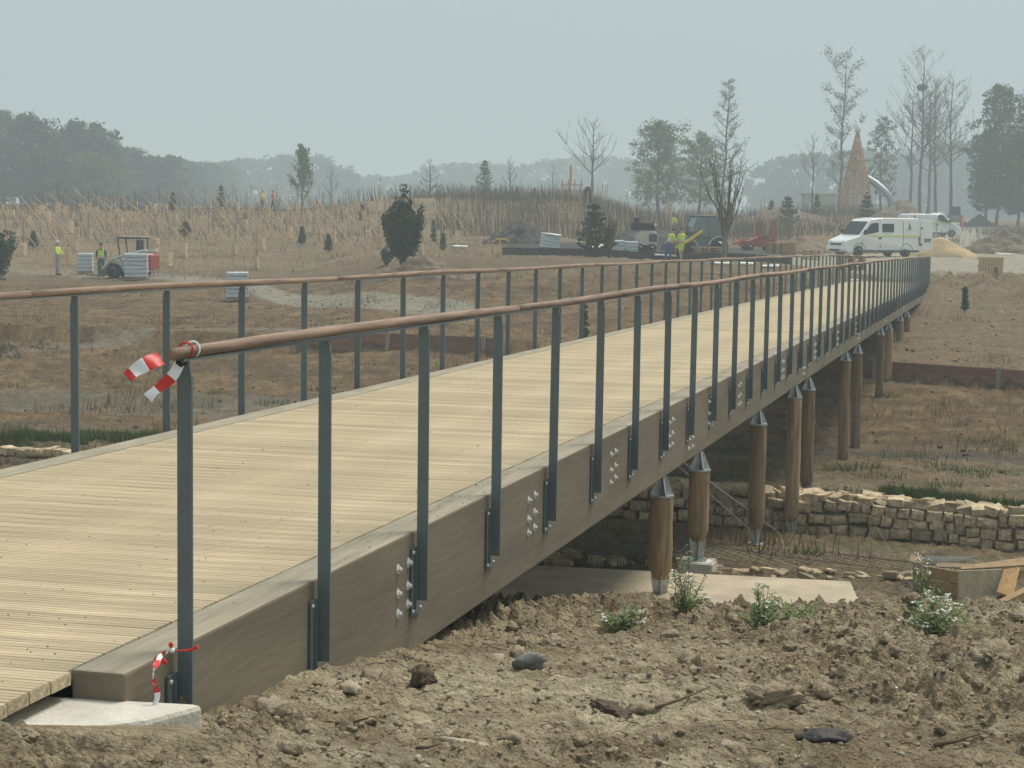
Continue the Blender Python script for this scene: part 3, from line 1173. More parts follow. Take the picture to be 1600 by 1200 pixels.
# fine roots and straw litter
mb = MB()
for i in range(420):
    y = rng.uniform(6, 14)
    x = rng.uniform(-.28, .28) * y
    if in_bridge(x, y) or in_pad(x, y): continue
    a = rng.uniform(0, 6.28)
    l = rng.uniform(.04, .16)
    z = gz(x, y)
    z2 = gz(x + math.cos(a) * l, y + math.sin(a) * l)
    mb.tube([(x, y, z + .004), (x + math.cos(a) * l * .5, y + math.sin(a + .4) * l * .5, (z + z2) / 2 + .02), (x + math.cos(a) * l, y + math.sin(a) * l, z2 + .006)], [.0025, .002, .001], 3, False)
mb.build('root_litter', M_stick)['kind'] = 'stuff'

# ------------------------------------------------------------------ dry stone / gabion wall
M_wst = mat('wall_stone', (.58, .465, .30), scale=1.4, var=.35, bump=.7, bscale=9, objrand=.32, col2=(.28, .215, .135))
M_wire = mat('wire', (.13, .135, .125), rough=.6, metal=.2, bump=0)


def blockstone(seed, w_, h_, d_):
    """angular quarry stone: irregular outline, chipped front and back edges"""
    r_ = random.Random(seed + 70)
    base = [(-.5, -.5), (0, -.5), (.5, -.5), (.5, 0), (.5, .5), (.05, .5), (-.5, .5), (-.5, 0)]
    drop = r_.sample([1, 3, 5, 7], r_.randint(1, 3))
    out = [(a + r_.uniform(-.09, .06) * (1 if a > 0 else -1 if a < 0 else 2), b + r_.uniform(-.10, .05) * (1 if b > 0 else -1 if b < 0 else 1.5)) for i, (a, b) in enumerate(base) if i not in drop]
    n = len(out)
    V = []
    for sc, yy in ((.80, -.56), (1.0, -.38), (1.0, .40), (.8, .5)):
        for a, b in out:
            V.append((a * sc + r_.uniform(-.015, .015), yy + r_.uniform(-.05, .05), b * sc + r_.uniform(-.015, .015)))
    c = len(V)
    V.append((r_.uniform(-.12, .12), -.60 + r_.uniform(-.05, .05), r_.uniform(-.12, .12)))
    F = [(i, (i + 1) % n, c) for i in range(n)]
    for l in range(3):
        for i in range(n):
            j = (i + 1) % n
            F.append((l * n + i, l * n + i + n, l * n + j + n, l * n + j))
    F.append(tuple(3 * n + i for i in range(n))[::-1])
    return MB().add(V, F)


bst = [blockstone(s_, 1, 1, 1).mesh('stone', M_wst) for s_ in range(12)]
for m_ in bst:
    pass
wall = thing('gabion_wall', 'low wall of buff rough stones in wire mesh crossing the valley under the bridge', 'stone wall', (2.2, float(wall_y(2.2)), gz(2.2, float(wall_y(2.2)) - .5)))
wl = Vector(wall.location)
stuffw = MB()
nst = 0
x = -13.0
rows = 3
angw = math.atan(-.45)


def wz(x):
    return wz0(x) - .16 * (x < 0)


def wz0(x):
    yy = float(wall_y(x)) - .12
    return float(ground(np.array([x]), np.array([yy - .35]), False)[0])


for r_ in range(rows):
    x = -13.5
    hgt = .165
    while x < 11.5:
        wd = rng.uniform(.13, .33)
        xc = x + wd / 2 * math.cos(angw)
        yc = float(wall_y(xc)) - .05 + rng.uniform(-.015, .015) + r_ * .02
        zc = wz(xc) - .02 + hgt * (r_ + .5) + rng.uniform(-.012, .012) + .028 * math.sin(xc * 2.3 + 1.1 * r_) + .02 * math.sin(xc * 5.1)
        vis = (1.3 < xc < 9.3) or (-12.3 < xc < -7.8)
        if vis and nst < 175:
            o = link('stone', bst[rng.randrange(12)], wall, Vector((xc, yc, zc)) - wl, (rng.uniform(-.10, .10), rng.uniform(-.16, .16) + (math.pi if rng.random() < .5 else 0), angw + rng.uniform(-.10, .10)),
                     (wd * .99, .28, hgt * rng.uniform(.90, 1.12)))
            nst += 1
        else:
            stuffw.box(Vector((xc, yc, zc)) - wl, (wd * .93, .26, hgt * .93), (0, rng.uniform(-.05, .05), angw))
        x += (wd + .006) * math.cos(angw)
for k in range(3):
    x = -13.5
    while x < 11.5:
        wd = rng.uniform(.12, .30)
        xc = x + wd / 2
        if xc < -1:
            x += .3
            continue
        yc = float(wall_y(xc)) + .02 + k * .17 + rng.uniform(-.04, .04)
        zc = wz(xc) + .5 + rng.uniform(-.01, .04)
        vis = 1.3 < xc < 9.3
        if vis and nst < 292:
            link('stone', bst[rng.randrange(12)], wall, Vector((xc, yc, zc)) - wl, (rng.uniform(-.3, .3), rng.uniform(-.25, .25), rng.uniform(0, 6.28)),
                 (wd * 1.0, .22, .13))
            nst += 1
        else:
            v, f = RK1[rng.randrange(8)]
            stuffw.add([Vector(q) * wd * .45 + Vector((xc, yc, zc)) - wl for q in v], f.tolist())
        x += wd * .85
o = stuffw.build('stone', M_wst, wall)
o['kind'] = 'stuff'
mb = MB()
xx = 1.0
while xx < 10.5:
    z0 = wz(xx)
    yy = float(wall_y(xx)) - .205
    mb.tube([Vector((xx, yy, z0)) - wl, Vector((xx, yy, z0 + .53)) - wl], .0022, 3, False)
    xx += .10
for zz in (.1, .2, .3, .4, .5):
    pts = [Vector((q, float(wall_y(q)) - .205, wz(q) + zz)) - wl for q in np.arange(1.0, 10.5, .5)]
    mb.tube(pts, .0022, 3, False)
mb.build('wire_mesh', M_wire, wall)

# stone mattress in front of the slab
gm = thing('gabion_mattress', 'flat bed of buff stones under loose wire mesh just behind the concrete slab', 'stone mattress', (2.6, 19.4, gz(2.6, 19.4)))
gl = Vector(gm.location)
for i in range(85):
    x = rng.uniform(.1, 4.4)
    y = 19.25 + rng.random() * 1.0 + (4.4 - x) * .05
    s = rng.uniform(.07, .18)
    if rng.random() < .3: s *= .6
    link('stone', bst[rng.randrange(12)], gm, Vector((x, y, gz(x, y) + .03)) - gl, (-1.57 + rng.uniform(-.3, .3), rng.uniform(-.3, .3), rng.uniform(0, 6.28)), (s * 1.2, s * .5, s * .9))
mb = MB()
x = -2.6
def gmz(x, y):
    return gz(x, y) * 0 + float(ground(np.array([x]), np.array([y]), False)[0]) + .15
k = 0
while x < 4.8:
    pts = []
    for t in np.linspace(0, 1, 7):
        xx = x + .5 * t + .01 * math.sin(k)
        yy = 19.2 + 1.9 * t
        pts.append(Vector((xx, yy, gmz(xx, yy) + .02 * math.sin(xx * 5 + t * 4))) - gl)
    mb.tube(pts, .0026, 3, False)
    pts = [Vector((x - .5 * t + .5, 19.2 + 1.9 * t, gmz(x - .5 * t + .5, 19.2 + 1.9 * t) + .02 * math.sin(x * 5 + t * 4))) - gl for t in np.linspace(0, 1, 7)]
    mb.tube(pts, .0026, 3, False)
    x += .105
    k += 1
mb.build('wire_mesh', M_wire, gm)
# rolled loose mesh edge
rm = thing('wire_mesh_roll', 'curled end of grey wire netting beside the broken timber box', 'wire netting', hit(1400, 925))
mb = MB()
for i in range(16):
    x = i * .032
    mb.tube([(x, 0, .0), (x + .08, .1, .16), (x + .2, .35, .22), (x + .34, .6, .2), (x + .5, .85, .18)], .0022, 3, False)
for t in range(12):
    f = t / 11
    q = [(0, 0, 0), (.08, .1, .16), (.2, .35, .22), (.34, .6, .2), (.5, .85, .18)]
    i0 = min(3, int(f * 4)); fr = f * 4 - i0
    a = Vector(q[i0]).lerp(Vector(q[i0 + 1]), fr)
    mb.tube([a, a + Vector((.5, 0, 0))], .0022, 3, False)
mb.build('wire_strands', M_wire, rm)

# ------------------------------------------------------------------ broken timber box and loose boards
M_ply = woodmat('formwork_board', (.36, .255, .145), (2, 2, 2), .3, .15, scale=5)
M_brd = woodmat('fresh_board', (.52, .33, .16), (4, 4, .6), .2, .08)
M_gbrd = woodmat('grey_board', (.42, .37, .27), (2, 2, 2), .25, .1)
p0 = hit(1497, 938)
bx = thing('timber_box', 'broken open box of tan formwork boards at the right edge beyond the mud', 'timber box', p0, R(0))
sc_ = p0.y / FPX


def bxp(px, py, dy):
    d = ray(px, py)
    Y = p0.y + dy
    return Vector((d.x * Y, Y, EYE + d.z * Y)) - p0


def board(parent, name, P, thick, m, lab=None):
    a, b, c, d = P
    n_ = (b - a).cross(d - a).normalized() * thick
    V = [a, b, c, d, a + n_, b + n_, c + n_, d + n_]
    mb = MB().add(V, [(0, 1, 2, 3), (7, 6, 5, 4), (0, 4, 5, 1), (1, 5, 6, 2), (2, 6, 7, 3), (3, 7, 4, 0)])
    o = mb.build(name, m, parent)
    smoothmod(o, .003, 1)
    if lab: o['label'] = lab
    return o


board(bx, 'panel', [bxp(1498, 937, 0), bxp(1498, 892, 0), bxp(1566, 889, .45), bxp(1566, 934, .45)], .02, M_gbrd)
board(bx, 'panel', [bxp(1446, 926, .5), bxp(1446, 906, .5), bxp(1497, 914, .005), bxp(1497, 937, .005)], .02, M_ply)
board(bx, 'panel', [bxp(1450, 903, .52), bxp(1450, 885, .52), bxp(1497, 893, .02), bxp(1497, 913, .02)], .02, M_ply)
board(bx, 'panel', [bxp(1426, 920, .9), bxp(1426, 883, .9), bxp(1452, 884, .75), bxp(1452, 922, .75)], .02, M_ply)
board(bx, 'panel', [bxp(1421, 876, .9), bxp(1423, 866, 1.05), bxp(1437, 868, 1.0), bxp(1441, 882, .8)], .03, M_ply)
board(bx, 'panel', [bxp(1441, 882, 1.15), bxp(1441, 871, 1.15), bxp(1510, 872, 1.4), bxp(1510, 884, 1.4)], .02, M_gbrd)
board(bx, 'panel', [bxp(1460, 884, 1.0), bxp(1465, 878, 1.3), bxp(1560, 884, 1.2), bxp(1560, 890, .5)], .015, M_ply)
lb = thing('loose_plank', 'long dark-edged plank lying across the broken timber box and out of frame', 'plank', p0)
board(lb, 'plank_body', [bxp(1502, 889, .42), bxp(1500, 884, .62), bxp(1606, 870, .82), bxp(1606, 882, .52)], .018, M_ply)
lb = thing('loose_plank', 'short bright orange-tan board leaning upright against the timber box', 'plank', p0)
board(lb, 'plank_body', [bxp(1557, 925, .25), bxp(1568, 889, .42), bxp(1592, 886, .38), bxp(1581, 933, .05)], .022, M_brd)
lb = thing('timber_offcut', 'squared timber offcut lying below the bright leaning board', 'timber offcut', p0)
mb = MB()
a, b = bxp(1566, 945, -.1), bxp(1606, 925, .3)
dr = (b - a)
rot = Vector((1, 0, 0)).rotation_difference(dr.normalized()).to_matrix()
mb.box(a.lerp(b, .5), (dr.length, .09, .085), rot, bev=.004)
mb.build('timber_body', M_ply, lb)

# ------------------------------------------------------------------ white flowered weeds and grass
M_weed = leafmat('weed_green', (.27, .33, .15), (.16, .21, .085), 8)
M_stem = leafmat('weed_stem', (.12, .14, .055), (.08, .09, .04), 8)
M_flow = mat('white_petal', (.85, .84, .76), var=.1, bump=0)


def weed(px, py, hpx, wpx, flowers, label, seed, nst=26):
    r_ = random.Random(seed)
    p = hit(px, py)
    k = p.y / FPX
    H_, Wd = hpx * k * 1.2, wpx * k * 1.15
    t = thing('weed', label, 'weed', p, 0, 'white flowered weeds on the mud')
    st, lf, fl = MB(), MB(), MB()
    nst = int(nst * 1.35)
    for i in range(nst):
        a = r_.uniform(0, 6.28)
        rr = r_.random() ** .6 * Wd / 2
        h_ = H_ * r_.uniform(.35, 1.0) * (1 - .4 * rr / (Wd / 2 + 1e-6))
        tip = Vector((math.cos(a) * rr, math.sin(a) * rr * .6, h_))
        b0 = Vector((r_.uniform(-.03, .03), r_.uniform(-.03, .03), -.02))
        md = b0.lerp(tip, .5) + Vector((r_.uniform(-.02, .02), 0, h_ * .08))
        st.tube([b0, md, tip], [.003, .0022, .0012], 3, False)
        for j in range(15):
            f = r_.uniform(.12, 1)
            c = b0.lerp(md, f * 2) if f < .5 else md.lerp(tip, f * 2 - 1)
            an = r_.uniform(0, 6.28)
            l = r_.uniform(.02, .055)
            d = Vector((math.cos(an), math.sin(an), r_.uniform(-.1, .8))).normalized() * l
            s_ = d.orthogonal().normalized() * l * .13
            lf.quad(c, c + d * .5 + s_, c + d, c + d * .5 - s_)
        if i < flowers:
            for j in range(r_.randint(5, 9)):
                c = md.lerp(tip, r_.uniform(.55, 1.05)) + Vector((r_.uniform(-.018, .018), r_.uniform(-.018, .018), r_.uniform(-.01, .015)))
                s_ = r_.uniform(.006, .012)
                v, f = RK1[0]
                fl.add([Vector(q) * s_ + c for q in rock_small], rock_smallf)
    st.build('stem', M_stem, t)
    lf.build('leaf_mass', M_weed, t)['kind'] = 'stuff'
    if flowers:
        fl.build('flower_cluster', M_flow, t)['kind'] = 'stuff'
    return t


rock_small = [(1, 0, 0), (-1, 0, 0), (0, 1, 0), (0, -1, 0), (0, 0, .7), (0, 0, -.7)]
rock_smallf = [(0, 2, 4), (2, 1, 4), (1, 3, 4), (3, 0, 4), (2, 0, 5), (1, 2, 5), (3, 1, 5), (0, 3, 5)]
weed(972, 978, 48, 80, 9, 'bushy weed with many small white flowers in front of the tapered log pile', 1)
weed(1068, 960, 105, 70, 4, 'slim weed with small green leaves growing at the shoe of the two front log piles', 2, 20)
weed(1185, 982, 85, 75, 5, 'tall feathery green weed leaning left in front of the slab', 3, 30)
weed(1245, 965, 45, 90, 0, 'low spreading green weed with no flowers at the right end of the slab', 4, 24)
weed(1462, 985, 75, 110, 20, 'large weed covered in white flower sprays below the broken timber box', 5, 44)
weed(1440, 950, 98, 50, 5, 'single tall stalk of white flowers rising in front of the timber box', 6, 7)
weed(1020, 905, 75, 24, 3, 'thin stalk with a white flower head beside the dark front pile', 7, 5)
M_grass = leafmat('grass_green', (.115, .16, .045), (.06, .09, .025), 3)


def blades(name, spots, N, hmin, hmax, m, wd=.006):
    V = np.zeros((N * 3, 3))
    P = []
    for i in range(N):
        cx, cy, rx, ry, sk = spots[rng.randrange(len(spots))]
        a = rng.uniform(0, 6.28)
        q = math.sqrt(rng.random())
        dx = math.cos(a) * q * rx
        P.append((cx + dx, cy + math.sin(a) * q * ry + dx * sk))
    P = np.array(P)
    Z = ground(P[:, 0], P[:, 1]) - .01
    h_ = nrng.uniform(hmin, hmax, N)
    a = nrng.uniform(0, 6.28, N)
    wv = np.stack([np.cos(a) * wd, np.sin(a) * wd, np.zeros(N)], 1) * (h_ / hmax)[:, None]
    base = np.column_stack([P, Z])
    tip = base + np.stack([nrng.normal(0, .3, N) * h_, nrng.normal(0, .3, N) * h_, h_], 1)
    V[0::3] = base - wv
    V[1::3] = base + wv
    V[2::3] = tip
    F = np.arange(N * 3).reshape(N, 3)
    o = np_mesh(name, V, F, m)
    o['kind'] = 'stuff'
    return o


sp = []
for px, py, rx, ry in ((1420, 778, .5, .25), (1470, 785, .6, .3), (1530, 793, .7, .3), (1590, 800, .8, .3), (15, 690, .5, .5), (60, 688, .3, .4), (100, 690, .5, .4), (165, 688, .6, .5), (200, 692, .4, .4), (235, 690, .3, .3)):
    p = hit(px, py)
    sp.append((p.x, p.y, rx, ry, -.3))
blades('grass', sp, 15000, .08, .22, M_grass, .012)
sp = []
for i in range(60):
    y = rng.uniform(19, 52)
    x = rng.uniform(-.28, .28) * y
    sp.append((x, y, rng.uniform(.2, .9), rng.uniform(.2, .6), 0))
blades('grass', sp, 7000, .05, .2, M_grass, .010)
M_dryg = leafmat('dry_grass', (.26, .19, .11), (.13, .10, .06), 1)
sp = []
for i in range(160):
    y = rng.uniform(22, 90)
    x = rng.uniform(-.28, .28) * y
    sp.append((x, y, rng.uniform(.3, 1.6), rng.uniform(.3, 1.2), 0))
blades('dry_grass', sp, 9000, .10, .42, M_dryg, .012)
# scrub over the far mounds
sp = []
for i in range(420):
    y = rng.uniform(98, 175)
    x = rng.uniform(-.29, .21) * y
    if 0 < x / y < .16 and y < 130: continue
    if x / y > .13 and y < 125: continue
    sp.append((x, y, rng.uniform(1, 4), rng.uniform(1, 3), 0))
blades('dry_scrub', sp, 13000, .08, .40, M_dryg, .02)
sp = []
for i in range(160):
    y = rng.uniform(150, 215)
    x = rng.uniform(-.05, .27) * y
    if .215 < x / y < .25: continue
    sp.append((x, y, rng.uniform(2, 5), rng.uniform(1, 4), 0))
blades('dry_scrub', sp, 9000, .4, 1.5, leafmat('scrub', (.17, .125, .08), (.10, .085, .05), .5), .05)

# ------------------------------------------------------------------ timber edging boards on posts
M_edge = woodmat('edging_board', (.27, .145, .098), (2, 2, 8), .3, .12, scale=2)
M_epost = woodmat('edging_post', (.33, .30, .25), (3, 3, 1), .3, .12)


def edging(x0, x1, label, hb=.50):
    ya = float(board_y(x0)) - .06
    t = thing('timber_edging', label, 'timber edging', (x0, ya, gz(x0, ya - .2)))
    o0 = Vector(t.location)
    x = x0
    k = 0
    while x < x1 - .1:
        xe = min(x + 3.0, x1)
        A = Vector((x, float(board_y(x)) - .06, float(ground(np.array([x]), np.array([float(board_y(x)) - .3]), False)[0]) + .03))
        B = Vector((xe, float(board_y(xe)) - .06, float(ground(np.array([xe]), np.array([float(board_y(xe)) - .3]), False)[0]) + .03))
        for j in range(2):
            a, b = A + Vector((0, .02 * 0, j * (hb / 2 + .004))) - o0, B + Vector((0, 0, j * (hb / 2 + .004))) - o0
            d = (b - a)
            a = a + d.normalized() * .006
            n_ = Vector((d.y, -d.x, 0)).normalized() * .035
            up = Vector((0, 0, hb / 2))
            V = [a, b, b + up, a + up, a + n_, b + n_, b + n_ + up, a + n_ + up]
            MB().add(V, [(0, 3, 2, 1), (4, 5, 6, 7), (0, 1, 5, 4), (1, 2, 6, 5), (2, 3, 7, 6), (3, 0, 4, 7)]).build('edging_board', M_edge, t)
        c = A - o0 + Vector((0, -.09, 0))
        MB().tube([c + Vector((0, 0, -.1)), c + Vector((0, 0, hb + .06))], .075, 8).build('edging_post', M_epost, t)
        x = xe
        k += 1
    return t


edging(4.0, 17.0, 'dark red-brown timber edging boards with pale round posts at the foot of the right bank')
edging(-6.9, -.4, 'dark red-brown timber edging boards across the soil beyond the left railing')

# ------------------------------------------------------------------ trees
def tri_leaves(C, N, rad, size, r_=nrng, flat=.8):
    """N leaf quads around the centres C, vectorised"""
    C = np.asarray(C)
    idx = r_.integers(0, len(C), N)
    d = r_.normal(0, 1, (N, 3))
    d /= np.linalg.norm(d, axis=1)[:, None]
    q = r_.random(N) ** .45
    rad = np.asarray(rad)
    rr = rad[idx] if rad.ndim else rad
    P = C[idx] + d * (q * rr)[:, None] * np.array([1, 1, flat])
    a = r_.normal(0, 1, (N, 3)); a /= np.linalg.norm(a, axis=1)[:, None]
    b = np.cross(a, r_.normal(0, 1, (N, 3))); b /= np.linalg.norm(b, axis=1)[:, None]
    s = size * r_.uniform(.5, 1.2, N)[:, None]
    V = np.empty((N * 4, 3))
    V[0::4] = P - a * s
    V[1::4] = P + b * s * .55
    V[2::4] = P + a * s
    V[3::4] = P - b * s * .55
    return V, np.arange(N * 4).reshape(N, 4)


def grow(r_, H_, r0, nb, levels=3, up=.6, start=.3, lenf=.42, sides=(6, 4, 3, 3), wob=.04, taper=.85, shape=None):
    """trunk polyline + branches; returns trunk MB, branch MB, list of tips"""
    trunk, br, tips = MB(), MB(), []
    n = 9
    pts, rad = [], []
    x = y = 0
    for i in range(n + 1):
        f = i / n
        pts.append(Vector((x, y, H_ * f)))
        rad.append(max(r0 * (1 - taper * f ** .8), .008))
        x += r_.uniform(-wob, wob) * H_ / n * 2
        y += r_.uniform(-wob, wob) * H_ / n * 2
    pts[0].z = -.15
    trunk.tube(pts, rad, sides[0], False)

    def along(f):
        i = min(n - 1, int(f * n))
        return pts[i].lerp(pts[i + 1], f * n - i), rad[i]

    def branch(p, d, L, r, lev):
        m = 4
        q = [p]
        dd = d.copy()
        for i in range(m):
            dd = (dd + Vector((r_.uniform(-.16, .16), r_.uniform(-.16, .16), r_.uniform(-.02, .18) * up * 2))).normalized()
            q.append(q[-1] + dd * L / m)
        br.tube(q, [max(r * (1 - .75 * i / m), .006) for i in range(m + 1)], sides[min(lev, 3)], False)
        tips.append(q[-1])
        tips.append(q[2])
        if lev < levels:
            for j in range(r_.randint(3, 5)):
                i = r_.randint(1, m)
                dn_ = (dd + Vector((r_.uniform(-1, 1), r_.uniform(-1, 1), r_.uniform(-.2, .8))) * .75).normalized()
                branch(q[i], dn_, L * r_.uniform(.35, .6), r * .5, lev + 1)
    for k in range(nb):
        f = start + (1 - start) * (k + r_.random()) / nb
        p, rr = along(min(f, .995))
        a = k * 2.4 + r_.uniform(-.5, .5)
        d = Vector((math.cos(a), math.sin(a), up + r_.uniform(-.2, .3))).normalized()
        g = shape(f) if shape else (1.15 - f)
        branch(p, d, H_ * lenf * g * r_.uniform(.7, 1.1), max(rr * .5, .012), 1)
    return trunk, br, tips


M_bark = mat('bark', (.11, .095, .075), scale=3, var=.4, bump=.3)
M_barkl = mat('pale_bark', (.20, .18, .15), scale=3, var=.4, bump=.3)
M_twig = mat('twig_bark', (.13, .095, .07), scale=3, var=.3, bump=0)
LG = {
    'dark': leafmat('leaf_dark', (.060, .098, .052), (.030, .054, .030), .5),
    'spring': leafmat('leaf_spring', (.20, .25, .11), (.11, .15, .065), .5),
    'mid': leafmat('leaf_mid', (.12, .165, .078), (.065, .096, .048), .5),
    'pine': leafmat('leaf_pine', (.062, .095, .045), (.03, .048, .026), 1.2),
    'russet': leafmat('leaf_russet', (.19, .085, .045), (.10, .055, .035), 1.2),
}


def bare_tree(name, label, px, Y, topy, seed, r0=.16, nb=14, lenf=.3, up=.8, start=.35, levels=3, leaf=None, nleaf=0, lsize=.25, lrad=.9, m=None, cat='tree', basey=None, shape=None, group=None):
    r_ = random.Random(seed)
    b = at(px, Y)
    top = wpt(px, topy, Y)
    H_ = max(top.z - b.z, .5)
    t = thing(name, label, cat, b, r_.uniform(0, 6.28), group)
    tr, br, tips = grow(r_, H_, r0, nb, levels, up, start, lenf, shape=shape)
    tr.build('trunk', m or M_bark, t, True)
    br.build('branches', m or M_bark, t)
    if leaf:
        V, F = tri_leaves([list(q) for q in tips], nleaf, lrad, lsize)
        np_mesh('crown', V, F, LG[leaf], t)
    return t


def leafy_tree(name, label, px, Y, topy, wpx, seed, leaf='dark', nleaf=5000, lsize=.34, start=.18, blobs=26, round_=1.0, cat='tree', group=None, r0=.22, basew=.7, depthf=.8):
    r_ = random.Random(seed)
    nr = np.random.default_rng(seed)
    b = at(px, Y)
    H_ = wpt(px, topy, Y).z - b.z
    Wd = wpx * Y / FPX / 2 * 1.25
    t = thing(name, label, cat, b, 0, group)
    tr, br, tips = grow(r_, H_ * .95, r0, 12, 2, .7, .2, .24)
    tr.build('trunk', M_bark, t, True)
    br.build('branches', M_bark, t)
    # boughs: each is a drooping fan of small clumps, so the outline stays ragged and sky shows between them
    C, Rr = [], []
    nb = blobs * 2
    for i in range(nb):
        f = (i + r_.random()) / nb
        zc = H_ * (start + (1 - start) * f)
        env = (max(0.0, 1 - max(0.0, (f - .40) / .64) ** 2.0)) ** .5 if f > .4 else basew + (1 - basew) * (f / .4)
        if f > .4: env = max(.05, 1 - ((f - .4) / .62) ** 3.6) ** .85 * (.82 + .3 * math.sin(i * 1.9 + seed))
        a = i * 2.399 + r_.uniform(-.4, .4)
        L = Wd * env * r_.uniform(.62, 1.12)
        for k in range(6):
            g = .25 + .75 * (k + 1) / 6
            rad = Wd * r_.uniform(.08, .22) * (1.2 - .3 * g)
            C.append((math.cos(a) * L * g + r_.gauss(0, .05) * Wd, math.sin(a) * L * g * depthf + r_.gauss(0, .05) * Wd, zc * .96 + L * g * .22 + r_.gauss(0, .02) * H_))
            Rr.append(rad)
    V, F = tri_leaves(C, int(nleaf * 1.7), Rr, lsize * .70, nr)
    np_mesh('crown', V, F, LG[leaf], t)
    return t


def conifer(name, label, px, Y, topy, wpx, seed, leaf='pine', tiers=11, lsize=.12, n=1500, basey=None, cat='tree', group=None, gap=.12, b=None, H_=None):
    r_ = random.Random(seed)
    b = b or (hit(px, basey) if basey else at(px, Y))
    Y = b.y
    if H_ is None:
        H_ = wpt(px, topy, Y).z - b.z
    Wd = wpx * Y / FPX / 2
    t = thing(name, label, cat, b, 0, group)
    mb = MB().tube([(0, 0, -.1), (0, 0, H_ * .5), (0, 0, H_)], [max(.02, H_ * .012), H_ * .008, .004], 5, False)
    mb.build('trunk', M_bark, t)
    C = []
    for k in range(tiers):
        f = gap + (1 - gap) * (k + r_.uniform(-.2, .2)) / tiers
        nbr = r_.randint(6, 9)
        for j in range(nbr):
            a = j * 6.28 / nbr + r_.uniform(-.3, .3)
            L = Wd * (1 - f) ** .75 * r_.uniform(.65, 1.15) + Wd * .07
            for q in (.25, .45, .65, .82, 1.0):
                C.append((math.cos(a) * L * q, math.sin(a) * L * q, H_ * f + L * q * .38))
    C.append((0, 0, H_ * .97))
    V, F = tri_leaves(C, n, max(.05, Wd * .13), lsize, np.random.default_rng(seed))
    np_mesh('crown', V, F, LG[leaf], t)
    return t


def shape_col(f): return .8 if f > .2 else .5

# left wood: separate trees
lw = [(-60, 250, 175, 120), (5, 255, 172, 90), (45, 240, 180, 80), (88, 262, 205, 60), (118, 250, 192, 72), (152, 258, 194, 62), (178, 275, 222, 52), (205, 285, 232, 60), (238, 290, 246, 56), (266, 300, 243, 50), (-20, 235, 215, 90), (70, 232, 235, 70), (140, 240, 240, 70)]
lw += [(292, 350, 251, 46), (318, 390, 256, 50), (350, 430, 254, 60)]
for i, (px, Y, ty, wp) in enumerate(lw):
    lab = ['broad grey-green tree at the far left edge of the wood', 'tallest round-headed tree of the left wood', 'round grey-green tree just right of the tallest one at far left', 'lower tree filling the dip in the left wood', 'high rounded tree on the second hump of the left wood',
           'ragged tree at the right end of the second hump of the left wood', 'tree where the left wood starts stepping down', 'middle tree of the falling edge of the left wood', 'small tree near the low right end of the left wood', 'last tree at the right end of the left wood',
           'shorter tree in front of the far left edge', 'shorter tree in front of the dip in the left wood', 'shorter tree below the second hump of the left wood', 'hazy tree just right of the end of the left wood', 'second hazy tree right of the end of the left wood', 'faintest tree trailing off right of the left wood'][i]
    leafy_tree('broadleaf_tree', lab, px, Y * 1.22, ty, wp * 1.15, 100 + i, 'dark' if i % 3 else 'mid', 5600, .42, start=.05, blobs=34, group='trees of the wood on the left', basew=.9)
# far misty woods as masses
def far_wood(name, label, pts, Y0, seed, n, size, leaf='dark'):
    nr = np.random.default_rng(seed)
    C, Rr = [], []
    xs = [p[0] for p in pts]
    px = xs[0]
    while px < xs[-1]:
        ty = np.interp(px, xs, [p[1] for p in pts]) + nr.uniform(-3, 5)
        Y = Y0 * nr.uniform(.93, 1.1)
        top = wpt(px, ty, Y)
        h_ = top.z + 1.5
        wd = h_ * .20
        for k in range(16):
            f = nr.random() ** 1.1
            C.append((top.x + nr.uniform(-1, 1) * wd, Y + nr.uniform(-6, 6), -2.5 + (h_ + 1.5 - wd * .5) * f))
            Rr.append(wd * nr.uniform(.35, .7))
        C.append((top.x, Y, top.z - wd * .45)); Rr.append(wd * .5)
        px += nr.uniform(5, 9) * 1.0
    V, F = tri_leaves(C, n, Rr, size, nr)
    o = np_mesh(name, V, F, LG[leaf])
    tag(o, label, 'wood', None, 'stuff')


far_wood('far_wood', 'low misty wood behind the plantation right of the left wood', [(255, 250), (290, 256), (340, 252), (400, 246), (450, 240), (500, 240), (525, 262), (560, 275)], 680, 5, 30000, .95)
far_wood('far_wood', 'faint misty hill of trees in the middle distance', [(520, 268), (580, 275), (640, 272), (690, 256), (740, 252), (800, 256), (860, 248), (920, 240), (980, 246), (1060, 260), (1130, 262)], 800, 6, 46000, 1.1)
far_wood('far_wood', 'misty wood behind the wooden tower and the van', [(1180, 262), (1215, 245), (1260, 240), (1300, 238), (1360, 232), (1420, 240), (1480, 222), (1540, 215), (1620, 210)], 600, 7, 38000, .9)

# individual middle and right trees
bare_tree('conifer', 'slim pale conifer with upswept branches above the plantation at centre left', 472, 190, 232, 201, .12, 26, .42, 1.0, .10, 2, 'spring', 2600, .13, .30)
bare_tree('bare_tree', 'thin leafless tree right of the upswept conifer', 518, 230, 262, 202, .10, 14, .45, .8, .2, 3)
bare_tree('bare_tree', 'leafless spire-shaped tree behind the dark shrub', 672, 190, 248, 203, .12, 24, .34, .25, .12, 3)
conifer('spruce', 'pale loose spruce on the skyline of the central mound', 757, 200, 250, 34, 204, 'spring', 12, .14, 900)
bare_tree('bare_tree', 'small leafless tree right of the pale spruce on the central mound', 797, 200, 246, 205, .10, 16, .32, .6, .15, 3)
bare_tree('bare_tree', 'faint leafless sapling between the mound trees and the yellow mast', 862, 230, 256, 206, .08, 14, .36, .7, .2, 3)
bare_tree('bare_tree', 'tall leafless tree with spreading crown right of the yellow mast', 925, 215, 192, 207, .22, 15, .58, .65, .35, 3, m=M_bark)
